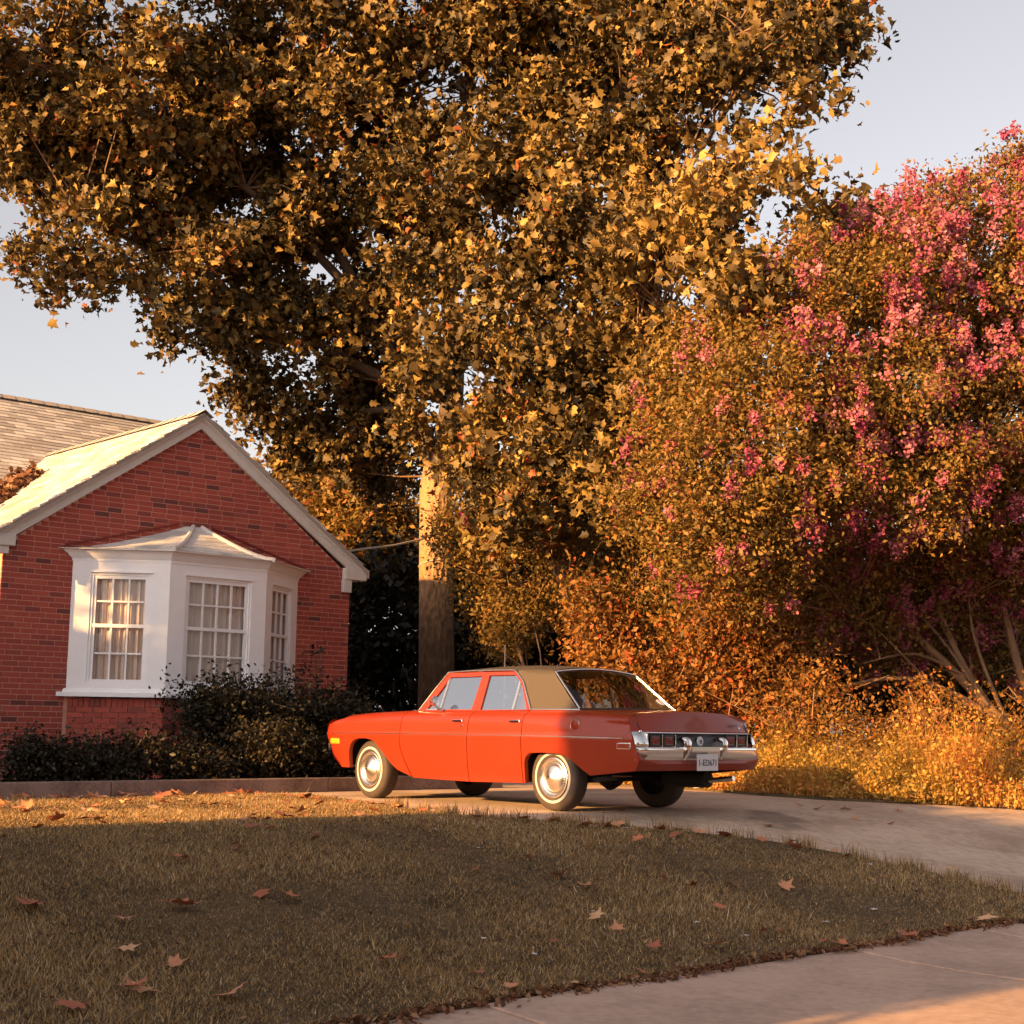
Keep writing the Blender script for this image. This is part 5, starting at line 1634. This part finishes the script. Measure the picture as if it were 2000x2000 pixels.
for q in range(16):
    t = R_(0, len(E3) - 1.01); i = int(t); b_ = E3[i] * (1 - (t - i)) + E3[i + 1] * (t - i)
    fall(b_[0] - R_(0, .3), b_[1] + R_(-.05, .3), R_(.08, .14), q, 'dry leaf in driveway lawn edge', 'fallen sycamore leaves', None)
scatter(9, lambda: R_(2.2, 6.4), lambda: R_(7.6, 9.4), .09, 'dry leaf on shaded driveway', .012 - .03)
for o in [q for q in bpy.data.objects if q.get('label') == 'dry leaf on shaded driveway']:
    o.location.z = float(zg(SN(o.location.x, o.location.y)[1])) + .008
scatter(14, lambda: R_(-3.0, 3.4), lambda: R_(11.85, 12.02), .06, 'small leaf in pavement gutter')
scatter(18, lambda: R_(6.9, 7.4), lambda: R_(6.0, 8.3), .11, 'pale leaf at the weed foot', .05)
# every scattered leaf gets a label of its own: what it lies below or beside, then its turn from the left
ORD = ['first', 'second', 'third', 'fourth', 'fifth', 'sixth', 'seventh', 'eighth', 'ninth', 'tenth', 'eleventh', 'twelfth', 'thirteenth', 'fourteenth', 'fifteenth', 'sixteenth', 'seventeenth', 'eighteenth', 'nineteenth', 'twentieth', 'twenty-first', 'twenty-second', 'twenty-third', 'twenty-fourth', 'twenty-fifth', 'twenty-sixth', 'twenty-seventh', 'twenty-eighth', 'twenty-ninth', 'thirtieth']
GEN = {'small dry leaf on shaded lawn', 'curled leaf on sunlit lawn strip', 'leaf on concrete below bed kerb', 'dry leaf in driveway lawn edge', 'small leaf in pavement gutter', 'pale leaf at the weed foot', 'dry leaf on shaded driveway'}
ZONES = [(65, 'at the left edge'), (165, 'below the left sash'), (250, 'below the middle sash'), (345, 'below the house corner'), (420, 'by the front wheel'), (525, 'below the car doors'), (600, 'by the rear wheel'), (760, 'below the car boot'), (9999, 'right of the car')]
buckets = {}
for o in [q for q in bpy.data.objects if q.get('label') in GEN]:
    v = Vector(o.location) - Vector((0, 0, CAMZ))
    px = 512 + 1484.8 * v.dot(rx) / v.dot(fwd)
    zone = next(t for lim, t in ZONES if px < lim)
    buckets.setdefault((o['label'], zone), []).append((px, o))
for (lab, zone), L_ in buckets.items():
    L_.sort(key=lambda q: q[0])
    for i, (px, o) in enumerate(L_):
        o['label'] = '%s %s' % (lab, zone) + (', %s from left' % ORD[min(i, 29)] if len(L_) > 1 else '')
# leaf litter in the roof valley
cc = []
for q in range(260):
    k = random.random() ** .7
    v = .35 + 1.5 * k
    s_ = -.19 + v
    n_ = -1.15 - v * .95 + random.gauss(0, .10)
    cc.append(H(s_ + random.gauss(0, .08), n_, max(roof_z(s_), mroof_z(n_)) + .05 + abs(random.gauss(0, .05))))
cc = np.array(cc)
o = cloud('valley_leaves', SYV, SYF, rand_rot(len(cc), .8, (0, 0, 1)) * (.13 * rng.uniform(.6, 1.2, len(cc)))[:, None, None], cc + np.array(HB), rng.uniform(0, 1, len(cc)), M['dry'])
tag(o, 'orange brown leaves heaped in the roof valley', 'leaves', kind='stuff')
# scraps of paper
M['paper'] = simple('paper', (.72, .70, .72), .7, noise=.1, nscale=20)
def scrap(s, n, size, label, cat='litter', name='paper_scrap', squash=.5):
    r = random.Random(int(s * 1000 + n * 77))
    rows = []
    for i in range(6):
        rows.append([((i / 5 - .5) * r.uniform(.8, 1.2), (j / 4 - .5) * r.uniform(.5, .9), .12 + squash * r.uniform(-.1, .3)) for j in range(5)])
    o = MB().grid(rows).build(name, M['paper'], None, smooth=20)
    p = P(s, n)
    o.location = (p[0], p[1], float(zg(n)) + .03); o.scale = (size, size, size); o.rotation_euler = (0, 0, r.uniform(0, 6))
    tag(o, label, cat, 'paper litter')
    return o
for (s, n, size, lab) in [
    (2.92, 10.38, 0.05, 'white crumpled scrap in the lawn near the driveway'),
    (1.43, 11.39, 0.06, 'largest white scrap in the right lawn'),
    (0.69, 11.51, 0.05, 'flat white scrap left of the largest scrap'),
    (-0.27, 11.21, 0.04, 'pale scrap in the middle right lawn'),
    (-0.21, 11.56, 0.03, 'tiny white scrap near the pavement'),
    (1.67, 8.81, 0.04, 'white scrap at the upper lawn edge'),
    (-1.89, 11.41, 0.04, 'white scrap in the lower lawn left of the pavement'),
    (-1.95, 11.06, 0.035, 'white cigarette sized scrap in the lower lawn'),
    (-0.77, 10.8, 0.03, 'tiny scrap above the curled tan leaf'),
    (-0.33, 9.19, 0.03, 'tiny white scrap in the upper lawn'),
    (-0.41, 10.29, 0.02, 'tiny white speck in the middle of the lawn'),
]: scrap(s, n, size, lab)
bag = MB().lathe([(0, 0), (.6, .02), (.9, .25), (.85, .6), (.5, .9), (.15, 1.0), (0, 1.02)], 'z', 12)
o = bag.build('paper_bag', M['paper'], None, smooth=30)
o.location = P(7.45, 4.75, .03); o.scale = (.075, .055, .085)
tag(o, 'crumpled white bag at the foot of the weeds behind the car', 'bag')
# cable from the house to the tree
mb = MB()
a, b_ = Vector((-2.45, 23.7, 3.58)), Vector((-1.50, 26.05, 4.08))
c0 = a + (a - b_) * 1.1
mb.tube([c0, a, a.lerp(b_, .5) + Vector((0, 0, -.03)), b_], [.018] * 4, 6)
for k in range(1):
    mb.tube([(TB[0] - .05 + .315 * math.cos(t), TB[1] - .07 + .315 * math.sin(t), 3.62 + .07 * math.cos(t * 1 + 1.0)) for t in np.linspace(0, 6.283, 20)], .012, 5)
tag(mb.build('service_cable', simple('cable', (.45, .38, .30), .7), None, smooth=50), 'pale cable strung from the house to the sycamore trunk', 'cable')

# ================================================================== OUTSIDE THE PICTURE (hedge, gabled house and evergreen are added to shade the yard)
hl = empty('added_shade_hedge', P(-11, 10.3, 0), 0, 'tall clipped hedge added unseen left of the lawn to shade it', 'hedge')  # unseen hedge added to cast the shade on lawn and driveway
hb = np.array(P(-11, 10.3, 0))
mb = MB()
mb.prism([(7.15, -.7), (12.75, -.7), (12.75, 4.5), (10.5, 4.6), (7.15, 4.5)], lambda a, b, d: tuple(np.array(P(d, a, b)) - hb), -11.4, -10.6)
mb.build('branches', M['bark_dark'], hl)
N = 16000
nn = rng.uniform(7.0, 12.9, N); zz = rng.uniform(-.5, 4.75, N); ss = -11 + rng.normal(size=N) * .35
xy = np.array([P(a, b_, c_) for a, b_, c_ in zip(ss, nn, zz)]) - hb
o = cloud('foliage', LFV, LFF, rand_rot(N) * (.15 * rng.uniform(.6, 1.4, N))[:, None, None], xy, rng.uniform(0, 1, N), M['dark_leaf'], hl)
o['kind'] = 'stuff'
nb = empty('added_shade_house', P(-18, -1, 0), 0, 'plain gabled house added unseen on the left to shade the shrub bed', 'house')  # unseen house added, its roof slope shaped for the shade edge
nbv = np.array(P(-18, -1, 0))
mb = MB().prism([(-6.0, -.1), (3.6, -.1), (3.6, 3.2), (-1.0, 6.1), (-6.0, 3.2)], lambda a, b, d: tuple(np.array(P(d, a, b)) - nbv), -24, -14.2)
mb.build('wall', BR[2], nb)
for sg in (-1, 1):
    mb = MB().prism([(-1.0, 6.3), (-1.0 + sg * 5.2, 3.05), (-1.0 + sg * 5.2, 2.92), (-1.0, 6.17)], lambda a, b, d: tuple(np.array(P(d, a, b)) - nbv), -24.3, -13.9)
    mb.build('roof', SH[1], nb)

x, y, _ = P(-12.5, .55)  # unseen evergreen added, tall column keeps bay and shrubs in shade
bush('added_shade_conifer', (x, y, 0), [(x, y, .6 + k * .62, 1.35 - .045 * k) for k in range(11)], 'dense dark evergreen beside the neighbouring house outside the picture', 'tree', 'dark_leaf',
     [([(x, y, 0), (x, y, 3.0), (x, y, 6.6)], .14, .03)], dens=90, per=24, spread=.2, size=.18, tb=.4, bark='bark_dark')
# the other side of the street, behind the camera
for (s0, n0, wd, lab) in ((-6, 34, 12, 'plain brick house across the street behind the camera'), (14, 35, 13, 'second brick house across the street behind the camera'), (-27, 35, 12, 'third brick house across the street to the far left')):
    hb = np.array(P(s0, n0, -.6))
    t = empty('street_house', tuple(hb), 0, lab, 'house', None, 'houses across the street') if False else empty('street_house', tuple(hb), 0, lab, 'house', 'houses across the street')
    MB().prism([(0, 0), (8, 0), (8, 3.2), (4, 5.8), (0, 3.2)], lambda a, b, d: tuple(np.array(P(s0 + d, n0 + a, b - .6)) - hb), -wd / 2, wd / 2).build('wall', BR[2], t)
    for sg in (-1, 1):
        MB().prism([(4, 6.0), (4 + sg * 4.5, 3.05), (4 + sg * 4.5, 2.92), (4, 5.87)], lambda a, b, d: tuple(np.array(P(s0 + d, n0 + a, b - .6)) - hb), -wd / 2 - .3, wd / 2 + .3).build('roof', SH[3], t)
for (s0, n0, r, hgt, lab) in ((-14, 27, 3.0, 9, 'broad street tree behind the camera on the left'), (5, 29, 3.2, 10, 'broad street tree behind the camera on the right'), (22, 26, 3.0, 9, 'street tree beyond the right edge')):
    x, y, _ = P(s0, n0)
    bush('street_tree', (x, y, -.6), [(x + r * .5 * math.cos(k * 1.3), y + r * .5 * math.sin(k * 1.3), hgt * .45 + (k % 5) * hgt * .12, r * .62) for k in range(10)], lab, 'tree', 'small_leaf',
         [([(x, y, -.6), (x, y, 2.5), (x + .3, y, hgt * .7)], .25, .06)], dens=10, per=22, spread=.45, size=.34, tb=.4, bark='bark_dark', group='trees across the street')
